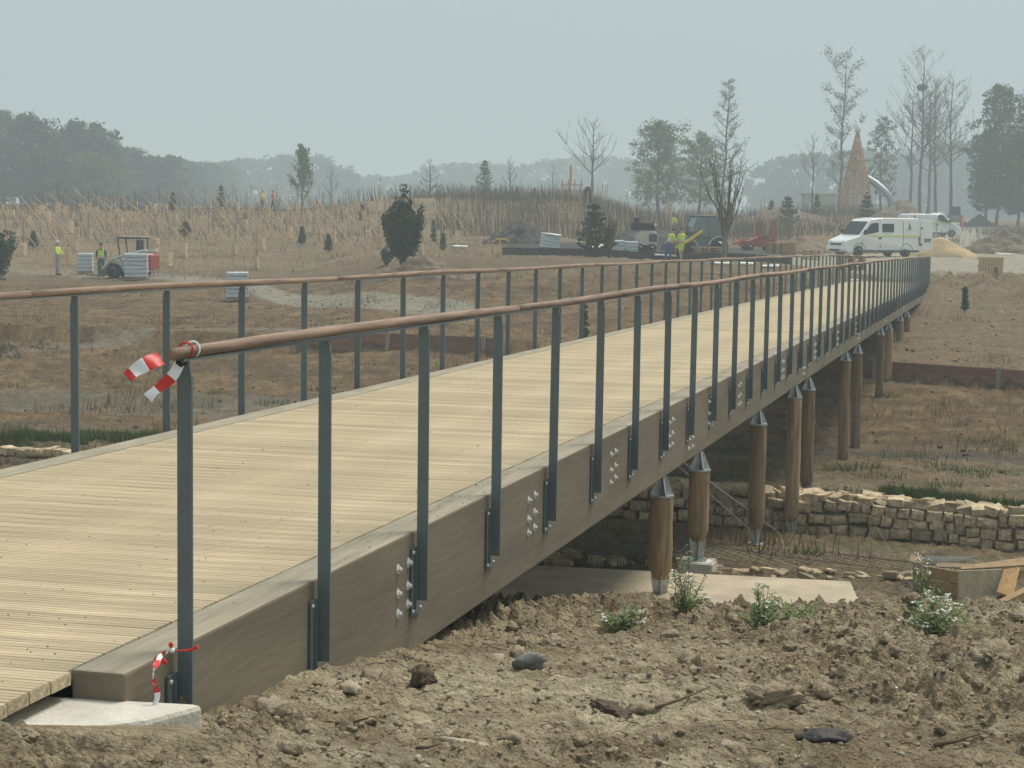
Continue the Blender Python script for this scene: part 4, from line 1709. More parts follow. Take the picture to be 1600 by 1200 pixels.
leafy_tree('broadleaf_tree', 'wide pale green spring tree right of the tall leafless tree', 1028, 225, 190, 98, 208, 'spring', 6500, .22, .12, 34, r0=.3)
leafy_tree('broadleaf_tree', 'pale green spring tree at the foot of the tall slender spire tree', 1092, 235, 208, 72, 209, 'spring', 4200, .22, .15, 26, r0=.25)
bare_tree('bare_tree', 'very tall slender tree tapering to a spire, above the parked digger', 1128, 220, 126, 210, .22, 34, .22, .35, .2, 3, 'mid', 1500, .12, .45)
bare_tree('bare_tree', 'small round-headed leafless tree left of the wooden tower', 1270, 215, 214, 211, .13, 18, .42, .8, .40, 3)
bare_tree('ivy_tree', 'tall narrow tree clothed in ivy and fine twigs behind the wooden tower', 1312, 250, 100, 212, .26, 30, .12, .5, .2, 3, 'mid', 3200, .13, .6, shape=lambda f: .75 + .5 * abs(math.sin(f * 9)))
leafy_tree('pine_tree', 'open crowned pine right of the wooden tower', 1376, 245, 182, 50, 213, 'mid', 2200, .2, .25, 20, r0=.2)
for i, (px, ty, Y, lab, nb) in enumerate(((1437, 84, 250, 'tallest bare tree of the group on the right, holding a dark ball of mistletoe', 12), (1420, 150, 262, 'thin bare tree just left of the tallest bare one', 9),
                                      (1462, 130, 255, 'bare tree with pale blue-grey twigs right of the tallest bare one', 12), (1484, 126, 248, 'leaning bare tree at the right end of the bare group', 11), (1450, 150, 270, 'bare tree half hidden behind the tallest bare one', 10))):
    t = bare_tree('bare_tree', lab, px, Y, ty, 220 + i, .28, nb + 12, .42, .6, .36, 3, 'mid', 900, .10, .5, group='tall bare trees on the right')
    if i == 0:
        v, f = rock_mesh(3, 2)
        hh = wpt(px, ty, Y).z - t.location.z
        o = np_mesh('mistletoe', v * .8 + np.array([-.8, 0, hh * .80]), f, LG['dark'], t)
for i, (px, Y, ty, wp, lab) in enumerate(((1556, 235, 128, 78, 'dense dark green tree left of the right edge'), (1604, 228, 132, 80, 'dense dark green tree cut by the right edge'), (1540, 245, 200, 60, 'lower green tree filling the foot of the dark pair'), (1590, 240, 210, 70, 'low green growth beneath the right edge tree'))):
    leafy_tree('broadleaf_tree', lab, px, Y, ty, wp, 240 + i, 'mid' if i < 2 else 'dark', 5600, .28, .14, 34, group='green trees at the right edge')
# near bare shrub tree behind the bridge
def vase(px, basey, topy, wpx, seed, label):
    r_ = random.Random(seed)
    b = hit(px, basey)
    H_ = wpt(px, topy, b.y).z - b.z
    t = thing('bare_tree', label, 'tree', b)
    tr, br, tw = MB(), MB(), MB()
    Wd = wpx * b.y / FPX / 2
    tr.tube([(0, 0, -.2), (.05, 0, H_ * .15), (.15, 0, H_ * .32), (.3, 0, H_ * .5)], [.16, .13, .11, .07], 8, False)
    for i in range(17):
        a = i * 2.4
        f = r_.uniform(.12, .48)
        p = Vector((.3 * f, 0, H_ * f))
        rr = Wd * r_.uniform(.25, 1.0)
        tip = Vector((math.cos(a) * rr, math.sin(a) * rr, H_ * (r_.uniform(.72, 1.0) - .18 * rr / Wd)))
        md = p.lerp(tip, .45) + Vector((math.cos(a), math.sin(a), 0)) * rr * .16
        q = [p, p.lerp(md, .5), md, md.lerp(tip, .5), tip]
        br.tube(q, [.05, .042, .033, .022, .008], 5, False)
        for j in range(15):
            g = r_.uniform(.25, 1)
            c = q[min(3, int(g * 4))].lerp(q[min(3, int(g * 4)) + 1], g * 4 % 1)
            an = r_.uniform(0, 6.28)
            L = r_.uniform(.3, .9)
            e = c + Vector((math.cos(an) * .45, math.sin(an) * .45, 1)).normalized() * L
            tw.tube([c, e], [.014, .005], 3, False)
    tr.build('trunk', M_barkl, t, True)
    br.build('limb', M_bark, t)
    o = tw.build('twigs', M_twig, t)
    o['kind'] = 'stuff'
    return t


vase(1130, 408, 226, 112, 7, 'leafless vase-shaped tree standing just beyond the bridge railing')
# dark evergreen shrub
def shrub(px, basey, topy, wpx, seed, label, leaf='dark', n=3600, ls=.10, name='evergreen_shrub', upright=True):
    r_ = random.Random(seed)
    b = hit(px, basey)
    H_ = wpt(px, topy, b.y).z - b.z
    Wd = wpx * b.y / FPX / 2
    t = thing(name, label, 'shrub', b)
    tr = MB()
    C, Rr = [], []
    for i in range(30):
        a = i * 2.4
        rr = Wd * math.sqrt(r_.random()) * .95
        top = H_ * (r_.uniform(.6, .9) - .1 * rr / Wd)
        if i == 0: rr, top = 0, H_ * .97
        tip = Vector((math.cos(a) * rr, math.sin(a) * rr, top))
        tr.tube([(0, 0, -.1), tip * .3 + Vector((0, 0, H_ * .06)), tip], [.05, .035, .01], 4, False)
        for f in np.linspace(.3, 1, 9):
            C.append([tip.x * f ** .55, tip.y * f ** .55, tip.z * f + H_ * .08 * (1 - f)])
            Rr.append(Wd * .30 * (1.2 - .5 * f) * r_.uniform(.5, 1.1))
    tr.build('stem', M_bark, t)
    V, F = tri_leaves(C, n, Rr, ls, np.random.default_rng(seed), 1.4)
    np_mesh('crown', V, F, LG[leaf], t)
    return t


shrub(630, 428, 292, 66, 3, 'big dark evergreen shrub standing alone beyond the left railing', 'pine', 11000, .085)
shrub(603, 415, 383, 22, 4, 'small low shrub at the left foot of the big dark evergreen', 'mid', 800, .09)
shrub(-16, 448, 345, 80, 5, 'dark conifer bush cut by the left edge of the picture', 'pine', 4500, .10)
conifer('pine_tree', 'young green pine standing in front of the stacked grey pallets', 928, 100, 318, 62, 11, 'pine', 8, .12, 2200, basey=404)
shrub(952, 404, 330, 26, 12, 'russet leafed upright sapling beside the young green pine', 'russet', 750, .07)
conifer('pine_tree', 'small dark pine on the bank above the red machine', 1230, 140, 306, 38, 13, 'pine', 7, .15, 1100, basey=356)
conifer('pine_tree', 'small dark pine at the foot of the wooden tower', 1353, 160, 300, 32, 14, 'pine', 7, .15, 1100)
for i, (px, by, ty, wp, lf, lab) in enumerate(((290, 366, 345, 16, 'russet', 'tiny brown bush on the plantation slope above the skid loader'), (472, 382, 354, 12, 'pine', 'little dark conifer at the middle of the plantation'), (513, 394, 366, 12, 'pine', 'little dark conifer right of the middle of the plantation'), (52, 388, 362, 15, 'pine', 'little dark conifer above the man at the left'),
                                     (677, 380, 340, 10, 'mid', 'narrow little conifer right of the big dark shrub'), (692, 392, 365, 9, 'mid', 'tiny conifer beside the leaning pole near the shrub'), (270, 330, 300, 12, 'pine', 'dark bush on the skyline of the left plantation'), (918, 323, 292, 20, 'pine', 'dark spruce under the tall leafless tree'),
                                     (835, 312, 290, 9, 'pine', 'tiny dark spruce on the central mound skyline'), (850, 312, 297, 8, 'pine', 'second tiny dark spruce on the central mound skyline'), (808, 311, 286, 12, 'russet', 'small russet bush on the central mound skyline'), (1276, 330, 298, 16, 'pine', 'dark young spruce left of the wooden tower'),
                                     (1205, 300, 270, 16, 'pine', 'dark young spruce behind the leafless vase-shaped tree'), (566, 345, 320, 12, 'russet', 'russet sapling left of the big dark shrub'), (1507, 488, 448, 8, 'mid', 'tiny green conifer on the right bank below the road'), 
                                     (912, 540, 470, 14, 'mid', 'slim young evergreen seen between the two railings'), (345, 330, 290, 13, 'russet', 'russet sapling on the plantation skyline'))):
    p = hit(px, by)
    Y = min(p.y, 190)
    b = at(px, Y)
    conifer('small_conifer' if lf != 'russet' else 'small_bush', lab, px, Y, ty, wp, 60 + i, lf, 7, .06 + .0006 * Y, 420, cat='shrub', b=b, H_=max(.5, (by - ty) * Y / FPX))

# ------------------------------------------------------------------ young plantation: saplings with guards and leaning stakes
M_guard = woodmat('guard', (.72, .52, .32), (1, 1, 1), .3, .18)
M_stake = woodmat('stake', (.52, .36, .21), (1, 1, 1), .3, .18)
saps = []
for v_ in range(5):
    r_ = random.Random(v_)
    mb = MB()
    H_ = 2.0 + v_ * .15
    mb.tube([(0, 0, 0), (.03, 0, H_ * .5), (0, 0, H_)], [.022, .015, .005], 4, False)
    st_m = mb.mesh('stem', M_twig)
    mb = MB()
    for j in range(16):
        f = r_.uniform(.4, .98)
        a = r_.uniform(0, 6.28)
        L = r_.uniform(.2, .55)
        mb.tube([(0, 0, H_ * f), (math.cos(a) * L * .5, math.sin(a) * L * .5, H_ * f + L)], [.010, .004], 3, False)
    saps.append((st_m, mb.mesh('twigs', M_twig)))
gms = []
for v_ in range(3):
    mb = MB()
    w_, h_ = .17 + .02 * v_, .78 + .05 * v_
    mb.box((0, 0, h_ / 2), (w_ * 2, w_ * 2, h_), taper=.9 + .05 * v_)
    gms.append(mb.mesh('guard', M_guard))
mb = MB().tube([(0, 0, 0), (0, 0, 1)], [.038, .032], 5)
stk = mb.mesh('leaning_stake', M_stake)
GPOS = [(437, 355), (453, 372), (498, 320), (475, 345), (490, 362), (401, 420), (432, 352), (519, 351), (533, 360), (564, 358), (575, 376), (592, 384), (521, 377), (410, 388), (383, 360), (334, 378), (355, 350), (321, 355), (367, 398), (264, 415), (288, 400), (331, 380),
        (241, 362), (225, 350), (213, 345), (200, 341), (189, 352), (171, 350), (160, 352), (110, 360), (120, 370), (138, 374), (119, 390), (36, 398), (27, 378), (106, 345), (90, 330), (182, 380), (244, 394), (658, 398), (684, 370), (697, 372), (716, 374), (560, 330), (600, 345), (640, 330), (540, 335), (505, 332), (455, 328),
        (352, 320), (392, 332), (300, 330), (260, 330), (320, 330), (275, 345), (150, 335), (60, 335), (20, 340), (75, 350), (700, 322), (720, 325), (420, 335), (370, 338), (580, 330), (620, 335), (480, 338), (230, 335), (130, 330), (45, 350), (5, 330)]
ORD = ['first', 'second', 'third', 'fourth', 'fifth', 'sixth', 'seventh', 'eighth', 'ninth', 'tenth', 'eleventh', 'twelfth', 'thirteenth', 'fourteenth', 'fifteenth', 'sixteenth', 'seventeenth', 'eighteenth', 'nineteenth', 'twentieth',
       'twenty-first', 'twenty-second', 'twenty-third', 'twenty-fourth', 'twenty-fifth', 'twenty-sixth', 'twenty-seventh', 'twenty-eighth', 'twenty-ninth', 'thirtieth', 'thirty-first', 'thirty-second', 'thirty-third', 'thirty-fourth', 'thirty-fifth', 'thirty-sixth']
cnts = {}


def nth(z_):
    cnts[z_] = cnts.get(z_, 0) + 1
    return ORD[min(35, cnts[z_] - 1)]


zones = [(160, 'beyond the lone far-left worker'), (300, 'above the skid loader'), (460, 'above the lone pallet'), (620, 'left of the big dark shrub'), (1000, 'right of the big dark shrub')]
GPOS += [(rng.uniform(0, 600), rng.uniform(316, 345)) for _ in range(34)]
for px, py in sorted(GPOS):
    p = hit(px, py + 3, 60)
    if p.y > 185:
        p = at(px, 172)
    z_ = [q[1] for q in zones if px < q[0]][0]
    t = thing('guarded_sapling', nth('g' + z_) + ' pale-guarded sapling from the left ' + z_, 'sapling', p, rng.uniform(0, 1.5), 'guarded saplings ' + z_)
    t.scale = (.75, .75, rng.uniform(.75, 1.0))
    a, b = saps[rng.randrange(5)]
    link('stem', a, t)
    link('twigs', b, t)
    link('guard', gms[rng.randrange(3)], t, (0, 0, .05), (rng.uniform(-.06, .06), rng.uniform(-.06, .06), 0))
SPOS = [(x_ - rng.uniform(38, 60), y_ - rng.uniform(42, 58), x_, y_) for x_, y_ in [(rng.uniform(30, 640), rng.uniform(345, 372)) for _ in range(8)]] + [(12, 305, 70, 385), (30, 305, 95, 385), (8, 320, 60, 390), (52, 305, 120, 370), (92, 298, 165, 355), (112, 292, 190, 365), (163, 308, 243, 376), (175, 327, 265, 398), (185, 306, 250, 350), (218, 300, 286, 378), (237, 302, 312, 384), (250, 294, 300, 350), (250, 340, 288, 378), (281, 294, 352, 370),
        (301, 292, 355, 345), (318, 295, 400, 385), (329, 291, 378, 350), (313, 352, 356, 402), (399, 292, 430, 345), (402, 293, 442, 360), (427, 292, 470, 365), (446, 294, 490, 345), (400, 335, 440, 405), (478, 322, 520, 372), (497, 316, 555, 388), (545, 305, 600, 380), (517, 312, 560, 350), (553, 312, 610, 385),
        (535, 325, 575, 372), (655, 348, 687, 395), (676, 322, 712, 376), (683, 328, 700, 360), (707, 330, 735, 370), (386, 330, 432, 395), (128, 330, 170, 372), (150, 325, 200, 372), (340, 330, 390, 392), (270, 320, 320, 372), (205, 320, 250, 362), (60, 320, 110, 372), (20, 335, 60, 382), (460, 330, 500, 385), (590, 315, 640, 385),
        (360, 300, 410, 352), (470, 298, 520, 345), (505, 300, 545, 340), (265, 303, 310, 345), (140, 300, 195, 345), (75, 302, 125, 345), (225, 325, 275, 385)]
for x0, y0, x1, y1 in sorted(SPOS, key=lambda q: q[2]):
    p = hit(x1, y1, 60)
    if p.y > 170: p = at(x1, 165)
    top = wpt(x0, y0, p.y - rng.uniform(-1, 1))
    d = top - p
    z_ = [q[1] for q in zones if x1 < q[0]][0]
    o = link('leaning_stake', stk, None, p, d.to_track_quat('Z', 'Y').to_euler(), (1, 1, d.length))
    tag(o, nth('s' + z_) + ' leaning stake from the left ' + z_ + ', counted at the foot', 'stake', 'leaning stakes ' + z_)
# upright stakes in rows before the central mound
mb = MB().tube([(0, 0, -.1), (0, 0, 1)], [.032, .028], 5)
ust = mb.mesh('upright_stake', M_stake)
for i in range(118):
    px = rng.uniform(690, 1215)
    Y = rng.uniform(138, 160) if px < 920 else rng.uniform(135, 175)
    p = at(px, Y)
    z_ = 'in front of the central mound' if px < 900 else ('behind the parked machines' if px < 1110 else 'behind the leafless vase-shaped tree')
    o = link('upright_stake', ust, None, p, (rng.uniform(-.05, .05), rng.uniform(-.05, .05), 0), (1, 1, rng.uniform(1.2, 2.6)))
    tag(o, 'thin upright wooden stake in the rows ' + z_, 'stake', 'upright stakes ' + z_)
# bare brushwood between stakes
mb = MB()
for i in range(3800):
    px = rng.uniform(680, 1240)
    Y = rng.uniform(140, 178)
    d = ray(px, 340)
    x = d.x * Y
    z = float(ground(np.array([x]), np.array([Y]), False)[0])
    h_ = rng.uniform(.6, 1.9)
    a, b_ = rng.uniform(-.3, .3), rng.uniform(-.3, .3)
    mb.add([(x - .018, Y, z - .1), (x + .018, Y, z - .1), (x + a * .5 + .01, Y + b_ * .5, z + h_ * .6), (x + a, Y + b_, z + h_)], [(0, 1, 2), (0, 2, 3)])
for i in range(1900):
    u_ = rng.uniform(-.28, -.05)
    Y = 172 - 45 * rng.random() ** 1.8
    x = u_ * Y
    z = float(ground(np.array([x]), np.array([Y]), False)[0])
    h_ = rng.uniform(.3, 1.7) * (1 if Y > 150 else .6)
    a, b_ = rng.uniform(-.3, .3), rng.uniform(-.3, .3)
    mb.add([(x - .018, Y, z - .1), (x + .018, Y, z - .1), (x + a * .5 + .01, Y + b_ * .5, z + h_ * .6), (x + a, Y + b_, z + h_)], [(0, 1, 2), (0, 2, 3)])
mb.build('brushwood', leafmat('brush', (.19, .14, .09), (.12, .09, .06), .4))['kind'] = 'stuff'
# short marker pegs
for px, py, h_, m_, lab in ((751, 412, .75, M_stake, 'short pale wooden peg beyond the left railing in the middle'), (249, 530, .55, mat('marker_paint', (.75, .16, .08), bump=0), 'orange marker peg seen left of the tape-hung rail end'),
                        (994, 440, .55, MATS['marker_paint'], 'pink-orange marker peg between the two railings'), (365, 427, 1.5, M_stake, 'thin stick standing on the wrapped pallet beyond the left railing')):
    p = hit(px, py)
    tag(MB().tube([(0, 0, -.05), (.02, 0, h_)], [.03, .025], 5).build('marker_peg', m_, None, False, p), lab, 'peg')

# ------------------------------------------------------------------ heaps
def heap(name, px, basey, topy, wpx, m, label, seed, depth=.6, Y=None, rough=.12, cat='heap', pw=1.0):
    b = at(px, Y) if Y else hit(px, basey)
    Y = b.y
    k = Y / FPX
    H_, Wd = (basey - topy) * k, wpx * k / 2
    n = 44
    g = np.linspace(-1.15, 1.15, n)
    gx, gy = np.meshgrid(g, g)
    r = np.sqrt(gx ** 2 + gy ** 2)
    nn = fbm(gx * 2.5 + seed, gy * 2.5, seed, 4)
    nf = fbm(gx * 9 + seed, gy * 9, seed + 3, 3)
    z = np.clip(1 - (r * (1 + .5 * (nn - .5))) ** pw, -.15, 1) * H_ * (1 + rough * 3 * (nn - .5)) + (nf - .5) * H_ * rough * 2
    X, Yy = gx * Wd, gy * Wd * depth
    zb = ground((X + b.x).ravel(), (Yy + b.y).ravel(), False).reshape(n, n) - b.z
    z = np.where(r > 1.05, zb - .25, zb + z)
    V = np.stack([X, Yy, z], -1).reshape(-1, 3)
    a = (np.arange(n - 1)[:, None] * n + np.arange(n - 1)[None, :]).ravel()
    F = np.stack([a, a + 1, a + n + 1, a + n], 1)
    o = np_mesh(name, V, F, m, None, True)
    o.location = b
    tag(o, label, cat)
    return o


M_sand = mat('sand', (.46, .34, .185), scale=.8, var=.22, bump=.4, bscale=8)
M_rub = mat('dark_rubble', (.085, .07, .06), scale=1.6, var=.5, bump=1, bscale=5, col2=(.03, .026, .024))
M_earth = mat('earth_heap', (.20, .15, .10), scale=1.2, var=.4, bump=.8, bscale=6)
M_tar = mat('dark_gravel', (.05, .05, .052), scale=1.5, var=.3, bump=.8, bscale=8)
heap('sand_heap', 1468, 408, 376, 118, M_sand, 'pile of yellow sand beside the rear of the parked van', 31, .5, 122, .04, pw=1.1)
heap('gravel_heap', 1530, 349, 328, 56, M_tar, 'smooth dark grey gravel mound far back beside the road', 32, .8, 235, .03)
heap('rubble_heap', 815, 388, 352, 120, M_rub, 'dark heap of broken rubble behind the tilted pallet', 33, .5, 128, .3)
heap('rubble_heap', 1010, 392, 366, 160, M_rub, 'low dark spoil behind the pale generator', 34, .4, 138, .3)
heap('earth_heap', 1415, 350, 314, 110, M_earth, 'brown earth mound behind the white van roof', 35, .6, 185, .15)
heap('earth_heap', 1568, 394, 358, 150, M_earth, 'brown spoil bank beyond the gravel road at the right edge', 36, .4, 138, .2)
heap('earth_heap', 1250, 400, 380, 130, M_earth, 'low bank of earth around the wooden crates left of the van', 37, .5, 128, .25)
heap('earth_heap', 1220, 352, 320, 170, M_earth, 'grassy brown knoll left of the wooden tower', 38, .5, 172, .2)
heap('earth_heap', 660, 462, 430, 190, M_earth, 'ragged clods heaped round the foot of the big dark shrub', 39, .4, 86, .35)
heap('earth_heap', 1040, 400, 385, 90, M_tar, 'low dark ridge of gravel on the paved platform', 40, .5, 122, .2)
for i, (px, by, ty, wp) in enumerate(((15, 560, 530, 60), (70, 545, 528, 46))):
    heap('earth_heap', px, by, ty, wp, M_earth, ['clod heap in the soil at the left edge beyond the railing', 'smaller clod heap beside the one at the left edge'][i], 50 + i, .5, None, .3)

# low dark edging wall of the platform
t = thing('platform_wall', 'low dark grey edging wall in front of the stacked pallets', 'wall', at(790, 106))
o0 = Vector(t.location)
prev = None
cols = list(range(785, 1250, 18))
M_dwall = mat('dark_wall', (.062, .055, .052), scale=2, var=.3, bump=.3, objrand=.1)
for px in cols:
    p = at(px, 106.5 - (px - 785) * .006) - o0
    if prev is not None:
        d = p - prev
        c = prev + d * .5
        h_ = .5
        MB().box((c.x, c.y, c.z + h_ / 2 - .1), (d.length - .012, .12, h_), (0, 0, math.atan2(d.y, d.x))).build('wall_panel', M_dwall, t)
    prev = p

# ------------------------------------------------------------------ wrapped pallets
M_wrap = mat('silver_wrap', (.60, .64, .66), rough=.3, scale=3, stretch=(1, 1, 5), var=.3, bump=.8, bscale=4, spec=.6)
M_pal = woodmat('pallet_wood', (.40, .27, .14), (2, 2, 2), .3, .15)


def wrapped(px, basey, wpx, hpx, label, rz=.2, tilt=0.0, Y=None, seed=0, base_z=None):
    b = at(px, Y) if Y else hit(px, basey)
    k = b.y / FPX
    w_, h_ = wpx * k, hpx * k
    t = thing('wrapped_pallet', label, 'wrapped pallet', b if base_z is None else (b.x, b.y, base_z), rz, 'wrapped pallets of paving blocks')
    t.rotation_euler = (0, tilt, rz)
    ww = w_ / (math.cos(rz) + .8 * abs(math.sin(rz)))
    dd = ww * .8
    r_ = random.Random(seed)
    mb = MB()
    for i in range(7):
        mb.box((-ww / 2 + ww * (i + .5) / 7, 0, .125), (ww / 9, dd, .02))
    for j in (-1, 0, 1):
        mb.box((0, j * dd * .43, .065), (ww, .09, .095))
    mb.build('pallet', M_pal, t)
    nl = max(3, int(h_ / .2))
    lh = (h_ - .14) / nl
    for i in range(nl):
        V = []
        z0, z1 = .14 + i * lh, .14 + (i + 1) * lh - .012
        mb = MB()
        mb.box((r_.uniform(-.015, .015), r_.uniform(-.015, .015), (z0 + z1) / 2), (ww * r_.uniform(.94, 1.0), dd * r_.uniform(.94, 1.0), z1 - z0), (r_.uniform(-.01, .01), r_.uniform(-.012, .012), 0), bev=.035)
        mb.build('block_layer', M_wrap, t, False)
    return t


wrapped(371, 470, 40, 45, 'silver wrapped stack of paving blocks standing alone just beyond the left railing', .15, seed=1)
wrapped(134, 426, 26, 33, 'wrapped stack of blocks between the two workers at the far left', .1, seed=2)
wrapped(858, 386, 33, 27, 'tilted wrapped stack of blocks on the dark heap in the middle', .25, .12, 112, seed=3)
wrapped(966, 391, 20, 22, 'left of two wrapped stacks beside the pale generator', .05, 0, 112, seed=4)
wrapped(987, 391, 20, 22, 'right of two wrapped stacks, touching the pale generator', .05, 0, 112, seed=5)

# wooden pallets / crates
def pallet_stack(px, wpx, Y, n, label, rz=0.1, basey=None, upright=False, name='wooden_pallets', lift=0, w_=None, m=None):
    b = hit(px, basey) if basey else at(px, Y)
    k = b.y / FPX
    w_ = wpx * k if w_ is None else w_
    t = thing(name, label, 'pallets', (b.x, b.y, b.z + lift), rz)
    for j in range(n):
        mb = MB()
        if upright:
            for i in range(8):
                mb.box((-w_ / 2 + w_ * (i + .5) / 8, j * .16, .42), (w_ / 13, .025, .80), (.03, rng.uniform(-.02, .02), 0))
            for z_ in (.1, .42, .75):
                mb.box((0, j * .16 + .06, z_), (w_, .09, .09))
        else:
            z0 = j * .145
            for i in range(7):
                mb.box((-w_ / 2 + w_ * (i + .5) / 7, 0, z0 + .13), (w_ / 9, w_ * .7, .022))
            for q in (-1, 0, 1):
                for e in (-1, 0, 1):
                    mb.box((e * w_ * .44, q * w_ * .31, z0 + .07), (.14, .1, .09))
                mb.box((0, q * w_ * .31, z0 + .012), (w_, .1, .022))
        o = mb.build('pallet', m or M_pal, t)
        o.rotation_euler = (0, 0, rng.uniform(-.05, .05))
    return t


pallet_stack(1105, 40, 109, 5, 'stack of orange-tan pallets in front of the digger wheels', .1)
pallet_stack(1211, 26, 116, 5, 'stack of brown pallets left of the slatted one beyond the railing', .2)
pallet_stack(1233, 21, 114, 2, 'pale slatted pallets stood on edge behind the left handrail', .1, upright=True)
pallet_stack(1268, 26, 113, 4, 'low stack of pallets by the front bumper of the van', -.1)
pallet_stack(1330, 38, 96, 5, 'reddish stack of pallets at the far end of the left railing', .1)
pallet_stack(1549, 40, 88, 2, 'pale broken pallets stood on edge on top of the right bank', .15, upright=True, lift=-.02, m=mat('pale_pallet', (.62, .47, .29), bump=0))
bare_tree('bare_bush', 'thin leafless bush in front of the pallets on the right bank', 1556, 82, 418, 77, .02, 18, .5, .9, .1, 2, m=M_twig, cat='bush')

# ------------------------------------------------------------------ people
M_skin = mat('skin', (.50, .30, .21), var=.08, bump=0)
M_hv = mat('hi_vis', (.62, .80, .07), var=.1, bump=.1, scale=8)
M_hvr = mat('hi_vis_red', (.70, .06, .04), var=.1, bump=0)
M_band = mat('reflective_band', (.72, .74, .72), var=.05, bump=0)
M_jean = mat('jeans', (.07, .10, .17), var=.2, bump=.1)
M_gtr = mat('grey_trousers', (.33, .30, .31), var=.15, bump=.1)
M_navy = mat('navy_sleeve', (.035, .045, .07), var=.2, bump=0)
M_blue = mat('blue_overall', (.045, .09, .28), var=.2, bump=0)
M_hair = mat('hair', (.035, .028, .022), var=.2, bump=.2)
M_wcap = mat('white_cap', (.7, .7, .68), var=.05, bump=0)
M_boot = mat('boot', (.04, .035, .03), var=.2, bump=0)


def skinned(name, verts, edges, radii, m, parent, root=0, sub=1):
    me = bpy.data.meshes.new(name)
    me.from_pydata(verts, edges, [])
    me.materials.append(m)
    o = link(name, me, parent)
    sk = o.modifiers.new('skin', 'SKIN')
    sk.use_smooth_shade = True
    me.skin_vertices.new() if not me.skin_vertices else None
    for i, v in enumerate(me.skin_vertices[0].data):
        r_ = radii[i]
        v.radius = r_ if isinstance(r_, tuple) else (r_, r_)
        v.use_root = (i == root)
    ss = o.modifiers.new('sub', 'SUBSURF')
    ss.levels = sub
    ss.render_levels = sub
    return o


